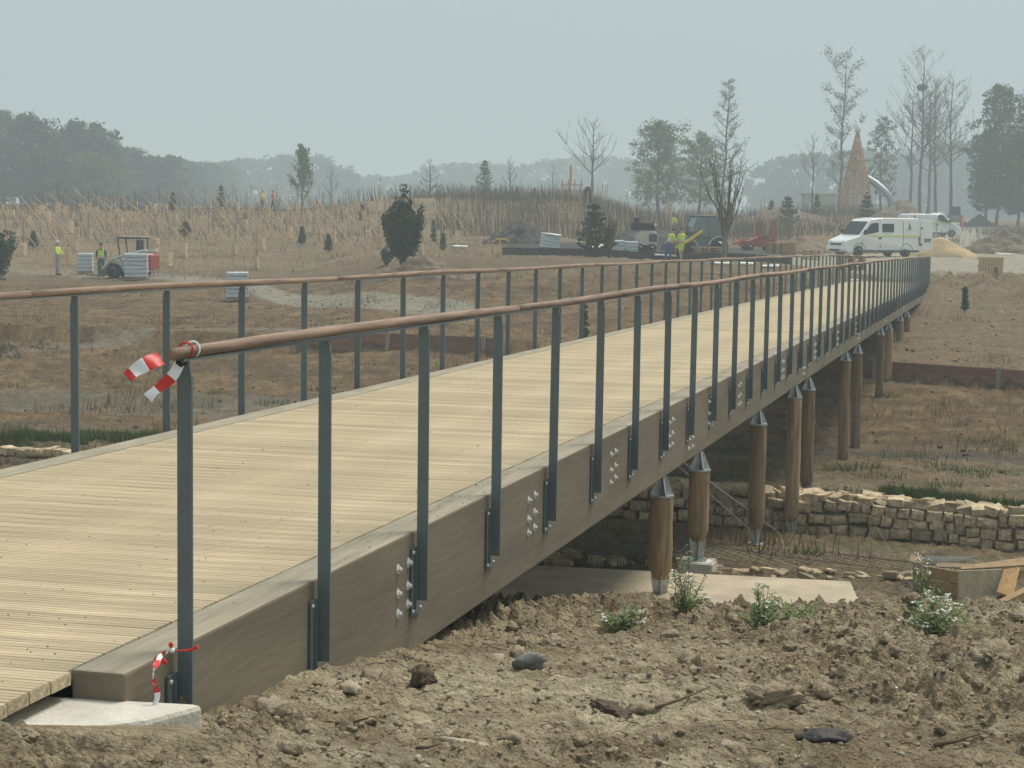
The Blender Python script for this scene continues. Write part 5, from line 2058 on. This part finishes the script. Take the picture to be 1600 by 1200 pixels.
def person(px, basey, label, top=M_hv, sleeve=M_hv, legs=M_jean, cap=M_hair, rz=0.0, height=1.76, Y=None, lean=0.0, armf=(.1, .1), shorts=False, stride=.1, group=None, z=None):
    b = at(px, Y) if Y else hit(px, basey)
    t = thing('person', label, 'person', b, rz, group)
    s = height / 1.78
    t.scale = (s, s, s)
    L = lean
    def sh(x, y, z):     # lean the trunk forward (towards -y)
        if z > .92:
            return (x, y - (z - .92) * math.sin(L) * 1.2, .92 + (z - .92) * math.cos(L))
        return (x, y, z)
    hp = [sh(0, 0, .95), sh(0, 0, 1.10), sh(0, .01, 1.28), sh(0, .01, 1.43), sh(0, -.005, 1.50), sh(0, -.01, 1.57), sh(0, -.015, 1.66), sh(0, -.01, 1.74)]
    V = list(hp)
    E = [(i, i + 1) for i in range(7)]
    Rr = [(.15, .10), (.135, .10), (.155, .11), (.14, .09), .052, .062, (.082, .095), (.06, .07)]
    for sd_, af in ((-1, armf[0]), (1, armf[1])):
        i0 = len(V)
        V += [sh(sd_ * .17, .01, 1.42), (sd_ * .235, -.02 - af * .25 - L * .35, 1.16), (sd_ * .22, -.06 - af * .85 - L * .5, .97 + af * .35), (sd_ * .21, -.09 - af * 1.0 - L * .55, .87 + af * .42)]
        Rr += [.062, .045, .034, (.032, .022)]
        E += [(3, i0), (i0, i0 + 1), (i0 + 1, i0 + 2), (i0 + 2, i0 + 3)]
        # thumb and fingers
        hx, hy, hz = V[i0 + 3]
        for f_ in range(4):
            j = len(V)
            V.append((hx + sd_ * (.0), hy - .03 + f_ * .018, hz - .085 - .012 * (f_ in (1, 2))))
            Rr.append(.009)
            E.append((i0 + 3, j))
        j = len(V)
        V.append((hx - sd_ * .03, hy - .05, hz - .03)); Rr.append(.010); E.append((i0 + 3, j))
    for sd_, fw in ((-1, stride), (1, -stride)):
        i0 = len(V)
        V += [(sd_ * .09, 0, .86), (sd_ * .105, -fw * .5 - .01, .49), (sd_ * .11, -fw + .02, .10), (sd_ * .115, -fw + .01, .05), (sd_ * .12, -fw - .15, .035)]
        Rr += [.088, .06, .043, (.045, .04), (.04, .03)]
        E += [(0, i0)] + [(i0 + k, i0 + k + 1) for k in range(4)]
    skinned('body', V, E, Rr, M_skin, t)
    # trousers
    V2 = [hp[0], sh(0, 0, 1.03)]
    E2 = [(0, 1)]
    R2 = [(.165, .118), (.155, .112)]
    for sd_, fw in ((-1, stride), (1, -stride)):
        i0 = len(V2)
        V2 += [(sd_ * .09, 0, .84), (sd_ * .105, -fw * .5 - .01, .50)]
        R2 += [.102, .078]
        E2 += [(0, i0), (i0, i0 + 1)]
        if not shorts:
            V2 += [(sd_ * .11, -fw + .02, .13)]
            R2 += [.066]
            E2 += [(i0 + 1, i0 + 2)]
    skinned('trousers', V2, E2, R2, legs, t)
    # vest and sleeves
    skinned('vest', [sh(0, 0, .98), sh(0, 0, 1.12), sh(0, .01, 1.28), sh(0, .01, 1.41), sh(-.15, .01, 1.43), sh(.15, .01, 1.43)], [(0, 1), (1, 2), (2, 3), (3, 4), (3, 5)],
            [(.172, .128), (.168, .125), (.178, .130), (.155, .11), .078, .078], top, t)
    a = skinned('sleeves', [sh(0, .01, 1.40)] + sum([[sh(s_ * .17, .01, 1.42), (s_ * .235, -.02 - af * .25 - L * .35, 1.16), (s_ * .222, -.055 - af * .75 - L * .47, .99 + af * .3)] for s_, af in ((-1, armf[0]), (1, armf[1]))], []),
                [(0, 1), (1, 2), (2, 3), (0, 4), (4, 5), (5, 6)], [.10, .075, .058, .045, .075, .058, .045], sleeve, t)
    for zb in (1.08, 1.2):
        mb = MB()
        pts = [Vector(sh(math.cos(q / 16 * 6.283) * .176, math.sin(q / 16 * 6.283) * .134 + .005, zb)) for q in range(17)]
        mb.tube(pts, .018, 4, False)
        mb.build('reflective_band', M_band, t)
    hx = Vector(sh(0, -.012, 1.70))
    mb = MB()
    for i in range(6):
        pass
    v, f = rock_mesh(1, 2, .02, 1)
    vv = v * np.array([.092, .108, .085]) + np.array([hx.x, hx.y + .012, hx.z + .035])
    vv[:, 2] = np.maximum(vv[:, 2], hx.z + .0 - .04 * (vv[:, 1] - hx.y > .03))
    np_mesh('hair' if cap is M_hair else 'cap', vv, f, cap, t, True)
    mb = MB()
    mb.box((hx.x, hx.y - .098, hx.z - .045), (.022, .03, .035), taper=.5)
    mb.box((hx.x, hx.y - .086, hx.z - .085), (.045, .008, .01))
    mb.build('face_features', M_skin, t)
    for sd_ in (-1, 1):
        mb = MB()
        mb.box((sd_ * .115, -(stride if sd_ < 0 else -stride) - .06, .045), (.10, .27, .09), bev=.025)
        mb.build('boot', M_boot, t)
    return t


person(90, 428, 'worker in yellow hi-vis jacket and grey trousers standing alone at far left', sleeve=M_hv, legs=M_gtr, cap=M_wcap, rz=R(75), armf=(.25, .3))
person(158, 431, 'worker seen from behind in yellow vest, dark sleeves and jeans beside the loader', sleeve=M_navy, legs=M_jean, rz=R(190), armf=(.15, .2))
person(1044, 406, 'worker in yellow jacket and blue trousers leaning forward beyond the railing', legs=M_blue, sleeve=M_hv, cap=M_hair, rz=R(120), Y=104, lean=.35, armf=(.35, .3))
person(1064, 406, 'worker in full yellow hi-vis suit with short trousers walking beyond the railing', legs=M_hv, rz=R(200), Y=103, shorts=True, cap=M_navy, stride=.18, armf=(.2, .05))
person(410, 335, 'tiny distant worker in yellow vest on the plantation skyline', Y=168, rz=1, group=None)
person(426, 335, 'tiny distant worker in red jacket on the plantation skyline', top=M_hvr, sleeve=M_hvr, Y=167, rz=2)
person(1052, 350, 'distant worker in yellow among the stakes behind the digger', Y=150, rz=.4)
person(1481, 349, 'distant worker in yellow vest walking on the far road', Y=215, rz=.7)
person(1503, 349, 'distant worker in red clothes on the far road by the gravel mound', top=M_hvr, sleeve=M_hvr, legs=M_hvr, Y=216, rz=.7)

# ------------------------------------------------------------------ vehicles
M_vw = mat('van_white', (.80, .81, .80), rough=.28, var=.04, scale=2, bump=0, spec=.5, coat=.4)
M_gls = mat('tinted_glass', (.028, .045, .047), rough=.3, var=.1, bump=0, spec=.15)
M_blk = mat('black_rubber', (.018, .018, .018), rough=.8, var=.2, bump=0)
M_yel = mat('yellow_stripe', (.68, .66, .10), var=.05, bump=0)
M_rim = mat('wheel_rim', (.35, .36, .36), rough=.4, metal=.5, var=.1, bump=0)
M_lamp = mat('headlamp', (.75, .78, .78), rough=.1, var=.1, bump=0, spec=.8)
M_grey = mat('grey_plastic', (.09, .095, .095), var=.1, bump=0)


def wheel(parent, x, y, r, wd=.22, m=None, name='wheel'):
    mb = MB()
    mb.tube([(0, -wd / 2, 0), (0, -wd / 2, 0), (0, -wd / 2 * .8, 0), (0, wd / 2 * .8, 0), (0, wd / 2, 0)], [r * .6, r * .93, r, r, r * .93], 22)
    o = mb.build(name, M_blk, parent, True, (x, y, r))
    mb = MB()
    mb.tube([(0, -wd / 2 - .005, 0), (0, -wd / 2 + .04, 0)], [r * .58, r * .5], 16)
    mb.tube([(0, wd / 2 + .005, 0), (0, wd / 2 - .04, 0)], [r * .58, r * .5], 16)
    mb.tube([(0, -wd / 2 - .02, 0), (0, wd / 2 + .02, 0)], [r * .2, r * .2], 10)
    mb.build('rim', m or M_rim, o, True)
    return o


def van(b, rz, label, door_open=True, length=5.6, Ht=2.36, hw=1.0, flip=False):
    """nose towards -x; side facing the viewer is -y"""
    t = thing('van', label, 'van', b, rz)
    L = length
    prof = [(0.02, .42), (0.0, .70), (.06, .90), (.22, 1.02), (.95, 1.26), (1.05, 1.33), (1.72, 2.12), (1.95, 2.28), (2.35, Ht - .04), (2.8, Ht), (L - .3, Ht), (L - .06, Ht - .08), (L, Ht - .3), (L, .30), (0.3, .24)]
    prof = [(a - L / 2, z) for a, z in prof]
    # body sections: narrower at the roof
    mb = MB()
    n = len(prof)
    offs = []
    V = []
    for s_ in (-1, 1):
        for a, z in prof:
            f = max(0, (z - 1.25) / (Ht - 1.25))
            nose = max(0, 1 - (a + L / 2) / .6)
            V.append((a, s_ * (hw - .13 * f ** 1.6 - .12 * nose), z))
    F = [tuple(range(n))[::-1] if False else tuple(range(n)), tuple(range(n, 2 * n))[::-1]]
    for i in range(n):
        j = (i + 1) % n
        F.append((j, i, i + n, j + n))
    mb.add(V, F)
    body = mb.build('body', M_vw, t)
    smoothmod(body, .06, 3)
    def side(a, z, s_=-1, off=.008):
        f = max(0, (z - 1.25) / (Ht - 1.25))
        return (a - L / 2, s_ * (hw - .13 * f ** 1.6 + off), z)
    def patch(name, pts, m, s_=-1, off=.010, lab=None):
        P = [side(a, z, s_, off) for a, z in pts]
        Q = [side(a, z, s_, off - .03) for a, z in pts]
        if s_ > 0:
            P, Q = P[::-1], Q[::-1]
        k = len(P)
        o = MB().add(P + Q, [tuple(range(k)), tuple(range(k, 2 * k))[::-1]] + [(i, i + k, (i + 1) % k + k, (i + 1) % k) for i in range(k)]).build(name, m, t)
        return o
    for s_ in (-1, 1):
        patch('side_window', [(1.28, 1.36), (1.85, 1.40), (2.42, 1.52), (2.42, 2.02), (2.32, 2.06), (1.95, 2.02), (1.82, 1.96)][0:7], M_gls, s_)
        if s_ < 0:
            patch('side_window', [(2.72, 1.50), (3.56, 1.50), (3.58, 2.0), (2.72, 2.0)], M_gls, s_)
        patch('trim_stripe', [(1.35, 1.22), (L - .1, 1.22), (L - .1, 1.29), (1.35, 1.30)], M_yel, s_, .006)
        patch('door_seam', [(2.55, .55), (2.57, .55), (2.57, 2.25), (2.55, 2.25)], M_grey, s_, .004)
        patch('door_seam', [(1.22, .7), (1.24, .7), (1.24, 1.25), (1.22, 1.25)], M_grey, s_, .004)
        patch('door_seam', [(4.30, .55), (4.32, .55), (4.32, 2.2), (4.30, 2.2)], M_grey, s_, .004)
        patch('door_handle', [(2.42, 1.08), (2.62, 1.08), (2.62, 1.18), (2.42, 1.18)], M_blk, s_, .03)
        patch('sill', [(.6, .27), (L - .1, .29), (L - .1, .42), (.6, .42)], M_grey, s_, .012)
        patch('side_marker', [(4.62, 1.60), (4.95, 1.60), (4.90, 1.66), (4.67, 1.66)], M_yel, s_, .006)
        patch('emblem', [(4.60, 1.68), (4.72, 1.75), (4.76, 2.0), (4.785, 2.08), (4.81, 2.0), (4.85, 1.75), (4.97, 1.68), (4.83, 1.73), (4.785, 1.68), (4.74, 1.73)], M_grey, s_, .006)
        wheel(t, 1.0 - L / 2, s_ * (hw - .14), .34)
        wheel(t, L - 1.05 - L / 2, s_ * (hw - .14), .34)
        mb = MB()
        mb.tube([(1.0 - L / 2 + .44 * math.cos(a), s_ * (hw + .002), .40 + .42 * math.sin(a)) for a in np.linspace(0, math.pi, 12)], .014, 5)
        mb.tube([(L - 1.05 - L / 2 + .44 * math.cos(a), s_ * (hw + .002), .40 + .42 * math.sin(a)) for a in np.linspace(0, math.pi, 12)], .014, 5)
        mb.build('wheel_arch', M_grey, t)
        mb = MB()
        mb.box((1.32 - L / 2, s_ * (hw + .14), 1.48), (.12, .2, .30), bev=.03)
        mb.build('wing_mirror', M_blk, t)
        mb = MB()
        mb.box((.13 - L / 2, s_ * (hw - .33), .86), (.24, .36, .2), (0, .35, s_ * .25), bev=.04)
        mb.build('headlight', M_lamp, t)
    # windscreen
    def ws(a, z, y):
        return (a - L / 2 - .035, y, z + .03)
    P = [ws(1.06, 1.36, -.86), ws(1.06, 1.36, .86), ws(1.70, 2.10, .80), ws(1.70, 2.10, -.80)]
    Q = [(x + .04, y, z - .03) for x, y, z in P]
    MB().add(P + Q, [(3, 2, 1, 0), (4, 5, 6, 7)] + [(i, (i + 1) % 4, (i + 1) % 4 + 4, i + 4) for i in range(4)]).build('windscreen', M_gls, t)
    mb = MB()
    mb.box((-L / 2 - .02, 0, .48), (.14, 1.8, .26), bev=.05)
    mb.build('bumper', M_vw, t)
    mb = MB()
    mb.box((-L / 2 + .01, 0, .76), (.06, 1.05, .10))
    mb.box((-L / 2 - .10, 0, .40), (.02, 1.0, .10))
    mb.build('grille', M_blk, t)
    if door_open:
        d = link('rear_door', None, t, (L / 2 + .02, -hw + .02, 0), (0, 0, R(4)))
        mb = MB()
        mb.prism([(.0, .45), (.93, .45), (.93, Ht - .3), (.80, Ht - .12), (0, Ht - .10)], -.03, .03, 'y')
        d2 = mb.build('rear_door', M_vw, t, False, (L / 2 + .02, -hw + .03, 0), (0, 0, R(3)))
        bpy.data.objects.remove(d)
        smoothmod(d2, .02)
        mb = MB(); mb.box((.52, -.04, .98), (.52, .02, .16)); mb.build('plate_recess', mat('plate_tan', (.35, .28, .12), bump=0), d2)
        mb = MB(); mb.box((.52, -.045, 1.09), (.60, .02, .05)); mb.build('plate_lamp', M_grey, d2)
        mb = MB(); mb.box((.02, -.04, 1.75), (.16, .03, .12)); mb.box((.02, -.04, .75), (.16, .03, .12)); mb.build('hinge', M_grey, d2)
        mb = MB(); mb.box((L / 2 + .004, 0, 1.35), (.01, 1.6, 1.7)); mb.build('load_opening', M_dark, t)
    patch('tail_lamp', [(L - .12, .7), (L - .02, .7), (L - .02, 1.25), (L - .12, 1.25)], mat('tail_red', (.45, .08, .05), bump=0), -1, .012)
    return t


van(at(1364, 117), R(27), 'white high-roof van with yellow side stripe and open rear door parked at the bridge end')
van(at(1452, 180), R(180 + 14), 'second white van, farther back, its nose showing behind the open rear door', False, Ht=2.12)

# skid steer loader carrying a wrapped stack
M_mach = mat('loader_white', (.62, .60, .55), rough=.5, var=.25, bump=.1, scale=3)
b = hit(203, 434)
t = thing('skid_loader', 'small white and red skid loader with open cab at the left, carrying a wrapped stack', 'loader', b, R(-12))
mb = MB()
mb.prism([(-1.0, .35), (1.15, .35), (1.25, 1.0), (1.1, 1.25), (.1, 1.3), (-.2, .9), (-1.0, .8)], -.55, .55, 'y')
smoothmod(mb.build('chassis', M_mach, t), .04)
mb = MB()
for x, y in ((-.45, -.5), (-.45, .5), (.75, -.5), (.75, .5)):
    mb.tube([(x + (.15 if x < 0 else 0), y, .9), (x, y, 2.05)], .04, 5)
for y in (-.5, .5):
    mb.tube([(-.45, y, 2.05), (.75, y, 2.05)], .045, 5)
mb.build('cab_frame', M_grey, t)
mb = MB(); mb.box((.15, 0, 2.11), (1.45, 1.15, .09), bev=.03); mb.build('cab_roof', mat('cab_roof', (.32, .29, .22), bump=0), t)
mb = MB(); mb.box((.55, 0, 1.6), (.03, .9, .7)); mb.build('rear_window', M_gls, t)
mb = MB(); mb.box((.35, 0, 1.15), (.45, .5, .12)); mb.box((.55, 0, 1.4), (.1, .5, .5)); mb.build('seat', M_blk, t)
for s_ in (-1, 1):
    for x in (-.55, .45):
        wheel(t, x, s_ * .72, .38, .28, mat('rusty_rim', (.30, .16, .10), bump=0))
    mb = MB()
    mb.tube([(1.2, s_ * .62, 1.45), (.2, s_ * .64, 1.25), (-.7, s_ * .64, .95), (-1.25, s_ * .60, .45)], [.09, .10, .09, .07], 6)
    mb.build('lift_arm', M_mach, t)
mb = MB(); mb.box((1.2, 0, .85), (.35, 1.2, .75), bev=.05); mb.build('engine_cover', mat('machine_red', (.36, .05, .04), rough=.5, var=.2, bump=0), t)
mb = MB(); mb.box((-1.35, 0, .35), (.08, 1.1, .5)); mb.box((-1.8, -.3, .12), (.9, .1, .05)); mb.box((-1.8, .3, .12), (.9, .1, .05)); mb.build('fork', M_grey, t)
p = b + Vector((.35, -2.2, 0))
wr = wrapped(213, 440, 40, 42, 'silver wrapped stack of blocks in front of the skid loader', .12, seed=9, Y=b.y - 2.2)

# backhoe loader
M_teal = mat('machine_teal', (.12, .18, .17), rough=.5, var=.3, bump=.1)
b = at(1096, 112)
t = thing('backhoe_loader', 'grey-green backhoe digger with glazed cab and a yellow arm behind the workers', 'digger', b, R(15), scale=.85)
mb = MB()
mb.prism([(-1.6, .55), (1.5, .55), (1.6, 1.2), (.3, 1.35), (-1.6, 1.3)], -.6, .6, 'y')
smoothmod(mb.build('chassis', M_teal, t), .05)
mb = MB()
mb.prism([(-.75, 1.25), (1.15, 1.25), (1.25, 1.7), (1.0, 2.45), (.6, 2.68), (-.55, 2.68), (-.85, 2.0)], -.72, .72, 'y')
smoothmod(mb.build('cab', mat('cab_glass', (.13, .19, .18), rough=.12, var=.3, bump=0, spec=.7, scale=1), t), .06)
mb = MB()
for q in ([(-.75, 1.25), (-.85, 2.0), (-.55, 2.70)], [(.25, 1.25), (.25, 2.70)], [(1.15, 1.25), (1.25, 1.7), (1.0, 2.47), (.6, 2.70)]):
    for y in (-.73, .73):
        mb.tube([(a, y, z) for a, z in q], .04, 5)
mb.build('cab_frame', M_teal, t)
mb = MB(); mb.box((.02, 0, 2.74), (1.4, 1.5, .1), bev=.03); mb.build('cab_roof', M_teal, t)
mb = MB(); mb.tube([(.5, .3, 2.79), (.5, .3, 2.95)], .06, 8); mb.build('beacon', mat('beacon_orange', (.9, .25, .04), bump=0), t)
wheel(t, .95, -.75, .66, .4); wheel(t, .95, .75, .66, .4); wheel(t, -1.1, -.75, .45, .3); wheel(t, -1.1, .75, .45, .3)
mb = MB()
for x, r_ in ((.95, .74), (-1.1, .53)):
    mb.tube([(x + r_ * math.cos(a), -.78, .6 + r_ * math.sin(a) * .95) for a in np.linspace(.2, 2.9, 10)], .08, 5)
mb.build('mudguard', M_mach, t)
mb = MB(); mb.tube([(-.3, -.9, 1.75), (-1.2, -.92, 1.1), (-2.2, -.92, .55)], [.10, .13, .10], 6); mb.build('yellow_arm', mat('machine_yellow', (.68, .45, .05), rough=.5, var=.2, bump=0), t)
mb = MB(); mb.tube([(-.6, .5, 1.5), (-1.6, .5, 1.45), (-2.5, .5, .7)], [.10, .13, .10], 6); mb.build('front_arm', M_grey, t)
mb = MB(); mb.prism([(-2.9, .15), (-2.3, .15), (-2.3, .95), (-2.5, .8), (-2.6, .4)], -1.0, 1.0, 'y'); mb.build('bucket', M_grey, t)

# pale generator / dumper
b = at(1009, 114)
t = thing('site_dumper', 'cream coloured site machine with a dark seat deck beside the wrapped stacks', 'machine', b, R(10))
mb = MB(); mb.prism([(-.45, .5), (.6, .5), (.62, 1.15), (.4, 1.35), (-.5, 1.3), (-.6, .9)], -.5, .5, 'y'); smoothmod(mb.build('body', mat('machine_cream', (.66, .62, .50), var=.15, bump=0), t), .05)
mb = MB(); mb.box((.3, -.51, .95), (.5, .03, .45)); mb.build('grille', M_grey, t)
mb = MB(); mb.box((-.2, 0, 1.62), (1.3, .9, .45), bev=.05); mb.box((-.6, 0, 1.95), (.15, .7, .3)); mb.build('upper_deck', M_blk, t)
mb = MB(); mb.tube([(.42, -.5, 1.72), (.42, -.56, 1.72)], .10, 10); mb.build('work_lamp', M_lamp, t)
wheel(t, .2, -.45, .30, .25); wheel(t, .2, .45, .30, .25); wheel(t, -.5, -.45, .30, .25); wheel(t, -.5, .45, .30, .25)

# red frame machine
M_mred = MATS['machine_red']
b = at(1188, 124)
t = thing('red_machine', 'red tractor attachment with tall square guard frame left of the van', 'machine', b, R(8), scale=.84)
mb = MB()
for y in (-.3, .3):
    mb.tube([(-.1, y, .5), (-.05, y, 2.35), (.95, y, 2.35), (1.05, y, .6)], .06, 5)
mb.build('guard_frame', M_mred, t)
mb = MB(); mb.prism([(-1.6, .35), (1.0, .35), (1.0, .9), (-.2, 1.15), (-1.0, .8), (-1.6, .75)], -.35, .35, 'y'); mb.build('body', M_mred, t)
mb = MB(); mb.box((.35, 0, 1.0), (.3, .4, .5)); mb.build('engine', M_grey, t)
mb = MB(); mb.tube([(-1.2, -.4, .95), (-2.1, -.4, .5)], .07, 5); mb.tube([(-1.2, .4, .95), (-2.1, .4, .5)], .07, 5); mb.build('draw_arm', M_mred, t)
wheel(t, -1.0, -.5, .32, .2); wheel(t, -1.0, .5, .32, .2); wheel(t, .6, -.5, .32, .2); wheel(t, .6, .5, .32, .2)

# small far truck on the road
b = at(1492, 232)
t = thing('far_tractor', 'small hazy tractor standing on the far road between the two distant workers', 'tractor', b, R(80))
mb = MB(); mb.box((0, 0, 1.0), (2.2, 1.1, .8), bev=.1); mb.build('bonnet', M_teal, t)
mb = MB(); mb.box((.6, 0, 1.9), (1.1, 1.3, 1.2), taper=.85); mb.build('cab', M_gls, t)
wheel(t, .7, -.8, .7, .4); wheel(t, .7, .8, .7, .4); wheel(t, -.8, -.7, .45, .3); wheel(t, -.8, .7, .45, .3)

# ------------------------------------------------------------------ wooden tower with tube slide
M_tw = woodmat('tower_wood', (.50, .31, .175), (2, 2, .5), .25, .12)
Yt = 200
b = at(1336, Yt)
b.z = min(b.z, wpt(1336, 333, Yt).z)
topz = wpt(1336, 205, Yt).z - b.z
t = thing('play_tower', 'tall pointed timber play tower with white tip rising behind the van', 'tower', b, R(12))
nl = 10
Rb = 1.9
for i in range(nl):
    a = i * 2 * math.pi / nl
    MB().tube([(math.cos(a) * Rb, math.sin(a) * Rb, -.2), (math.cos(a) * Rb * .60, math.sin(a) * Rb * .60, topz * .48), (math.cos(a) * .10, math.sin(a) * .10, topz)], [.075, .07, .05], 6).build('leg', M_tw, t)
nr_ = 13
for j in range(nr_):
    f = .04 + .9 * j / nr_
    z = topz * f
    rr = np.interp(f, [0, .48, 1], [Rb, Rb * .60, .1]) + .04
    pts = [(math.cos(a) * rr, math.sin(a) * rr, z) for a in np.linspace(0, 2 * math.pi, nl + 1)]
    MB().tube(pts, .05, 4, False).build('ring_beam', M_tw, t)
mb = None
for j in range(nr_ - 1):
    f0, f1 = .04 + .9 * j / nr_, .04 + .9 * (j + 1) / nr_
    r0_, r1_ = [np.interp(f, [0, .48, 1], [Rb, Rb * .60, .1]) for f in (f0, f1)]
    ns = 20 if j < 7 else 10
    for i in range(ns):
        if rng.random() < .12: continue
        a = (i + .5) * 2 * math.pi / ns
        MB().tube([(math.cos(a) * r0_, math.sin(a) * r0_, topz * f0), (math.cos(a) * r1_, math.sin(a) * r1_, topz * f1 - .12)], .085 if j < 7 else .06, 4).build('slat', M_tw, t)
MB().tube([(0, 0, topz - .05), (0, 0, topz + .4), (0, 0, topz + 1.25)], [.36, .26, .04], 12).build('spire_cap', M_white, t, True)
t = thing('tube_slide', 'shiny steel tube slide curving down from the right side of the wooden tower', 'slide', at(1395, Yt - 1))
o0 = Vector(t.location)
pts = [wpt(1351, 277, Yt), wpt(1358, 280, Yt), wpt(1369, 287, Yt - .5), wpt(1381, 297, Yt - 1), wpt(1390, 308, Yt - 1.5), wpt(1393, 318, Yt - 1.5), wpt(1393, 330, Yt - 1.5)]
MB().tube([p - o0 for p in pts], .36, 14, False).build('tube', mat('steel_tube', (.30, .33, .34), rough=.5, metal=.7, var=.15, bump=0), t, True)
# yellow mast with lattice base
b = at(891, 185)
t = thing('yellow_mast', 'thin yellow mast on a timber lattice above the central mound', 'mast', b)
hz = wpt(891, 258, 185).z - b.z
hm = wpt(891, 288, 185).z - b.z
MB().tube([(0, 0, hm), (0, 0, hz)], .13, 6).build('mast_head', mat('mast_yellow', (.55, .36, .05), bump=0), t)
MB().tube([(0, 0, 0), (0, 0, hm)], .09, 6).build('mast_pole', M_gbrd, t)
MB().box((.1, 0, hm - .6), (3.0, .08, .1)).build('cross_arm', M_gbrd, t)
t = thing('scaffold_lattice', 'small timber lattice scaffold standing below the yellow mast', 'scaffold', at(892, 150))
for x in (-.75, -.25, .25, .75):
    MB().box((x, 0, 1.9), (.08, .08, 3.9)).build('upright', M_tw, t)
for z in (.6, 1.3, 2.0, 2.7, 3.4):
    MB().box((0, -.09, z), (1.8, .07, .09)).build('rail', M_tw, t)
# site hut roof, white sheets, yellow pipe etc.
t = thing('site_hut', 'small pale cabin with flat roof on the knoll left of the wooden tower', 'hut', at(1278, 225), R(5))
MB().box((0, 0, 1.2), (3.6, 2.2, 2.4)).build('wall', mat('hut_wall', (.45, .46, .43), bump=0), t)
MB().box((0, 0, 2.47), (4.2, 2.6, .14)).build('roof', M_conc, t)
MB().tube([(1.9, -1, 2.5), (1.9, -1, 3.6)], .05, 5).build('flue', M_conc, t)
b = at(1040, 105.2)
o = MB().box((0, 0, .22), (1.3, .9, .10), (0.02, .03, .1), bev=.02).build('white_panel', M_white, None, False, b)
tag(o, 'white flat sheet lying beside the leaning worker', 'sheet')
for px, Y, wd, lab in ((1130, 99, .9, 'pale sheet lying behind the left railing below the vase-shaped tree'), (1165, 99, .8, 'second pale sheet right of the one below the vase-shaped tree'), (1205, 96, 1.0, 'broad pale sheet behind the railing near the reddish pallets'), (1572, 133, 1.4, 'white sheet on the spoil bank at the right edge'), (700 + 60 / 3.2, 113, .8, 'pale scrap left of the yellow pipe')):
    o = MB().box((0, 0, .12), (wd, .7, .06), (0.05, rng.uniform(-.05, .05), rng.uniform(-.3, .3)), bev=.01).build('pale_sheet', M_white, None, False, at(px, Y))
    tag(o, lab, 'sheet')
t = thing('yellow_pipe', 'bent yellow pipe on a short post at the left end of the dark edging wall', 'pipe', at(781, 108))
MB().tube([(-.45, 0, .62), (-.2, 0, .78), (.1, 0, .82), (.4, 0, .76), (.5, 0, .70)], .05, 6).build('pipe', MATS['machine_yellow'], t)
MB().tube([(0, 0, -.1), (0, 0, .78)], .04, 5).build('post', MATS['machine_yellow'], t)
b = at(925, 109)
o = MB().box((0, 0, .4), (1.3, .6, .12), (.2, -.25, .1), bev=.03).build('plastic_bundle', M_white, None, False, b)
tag(o, 'white plastic bundle lying behind the young green pine', 'bundle')

# ------------------------------------------------------------------ haze
hz_ = MB().box((0, 975, 11.5), (3100, 2350, 36)).build('haze', [])
hm_ = bpy.data.materials.new('haze')
hm_.use_nodes = True
hn = hm_.node_tree.nodes
hn.remove(hn['Principled BSDF'])
pv = hn.new('ShaderNodeVolumePrincipled')
pv.inputs['Color'].default_value = (.83, .94, .98, 1)
pv.inputs['Density'].default_value = .0016
hm_.node_tree.links.new(pv.outputs[0], hn['Material Output'].inputs['Volume'])
hz_.data.materials.append(hm_)
hz_['kind'] = 'stuff'
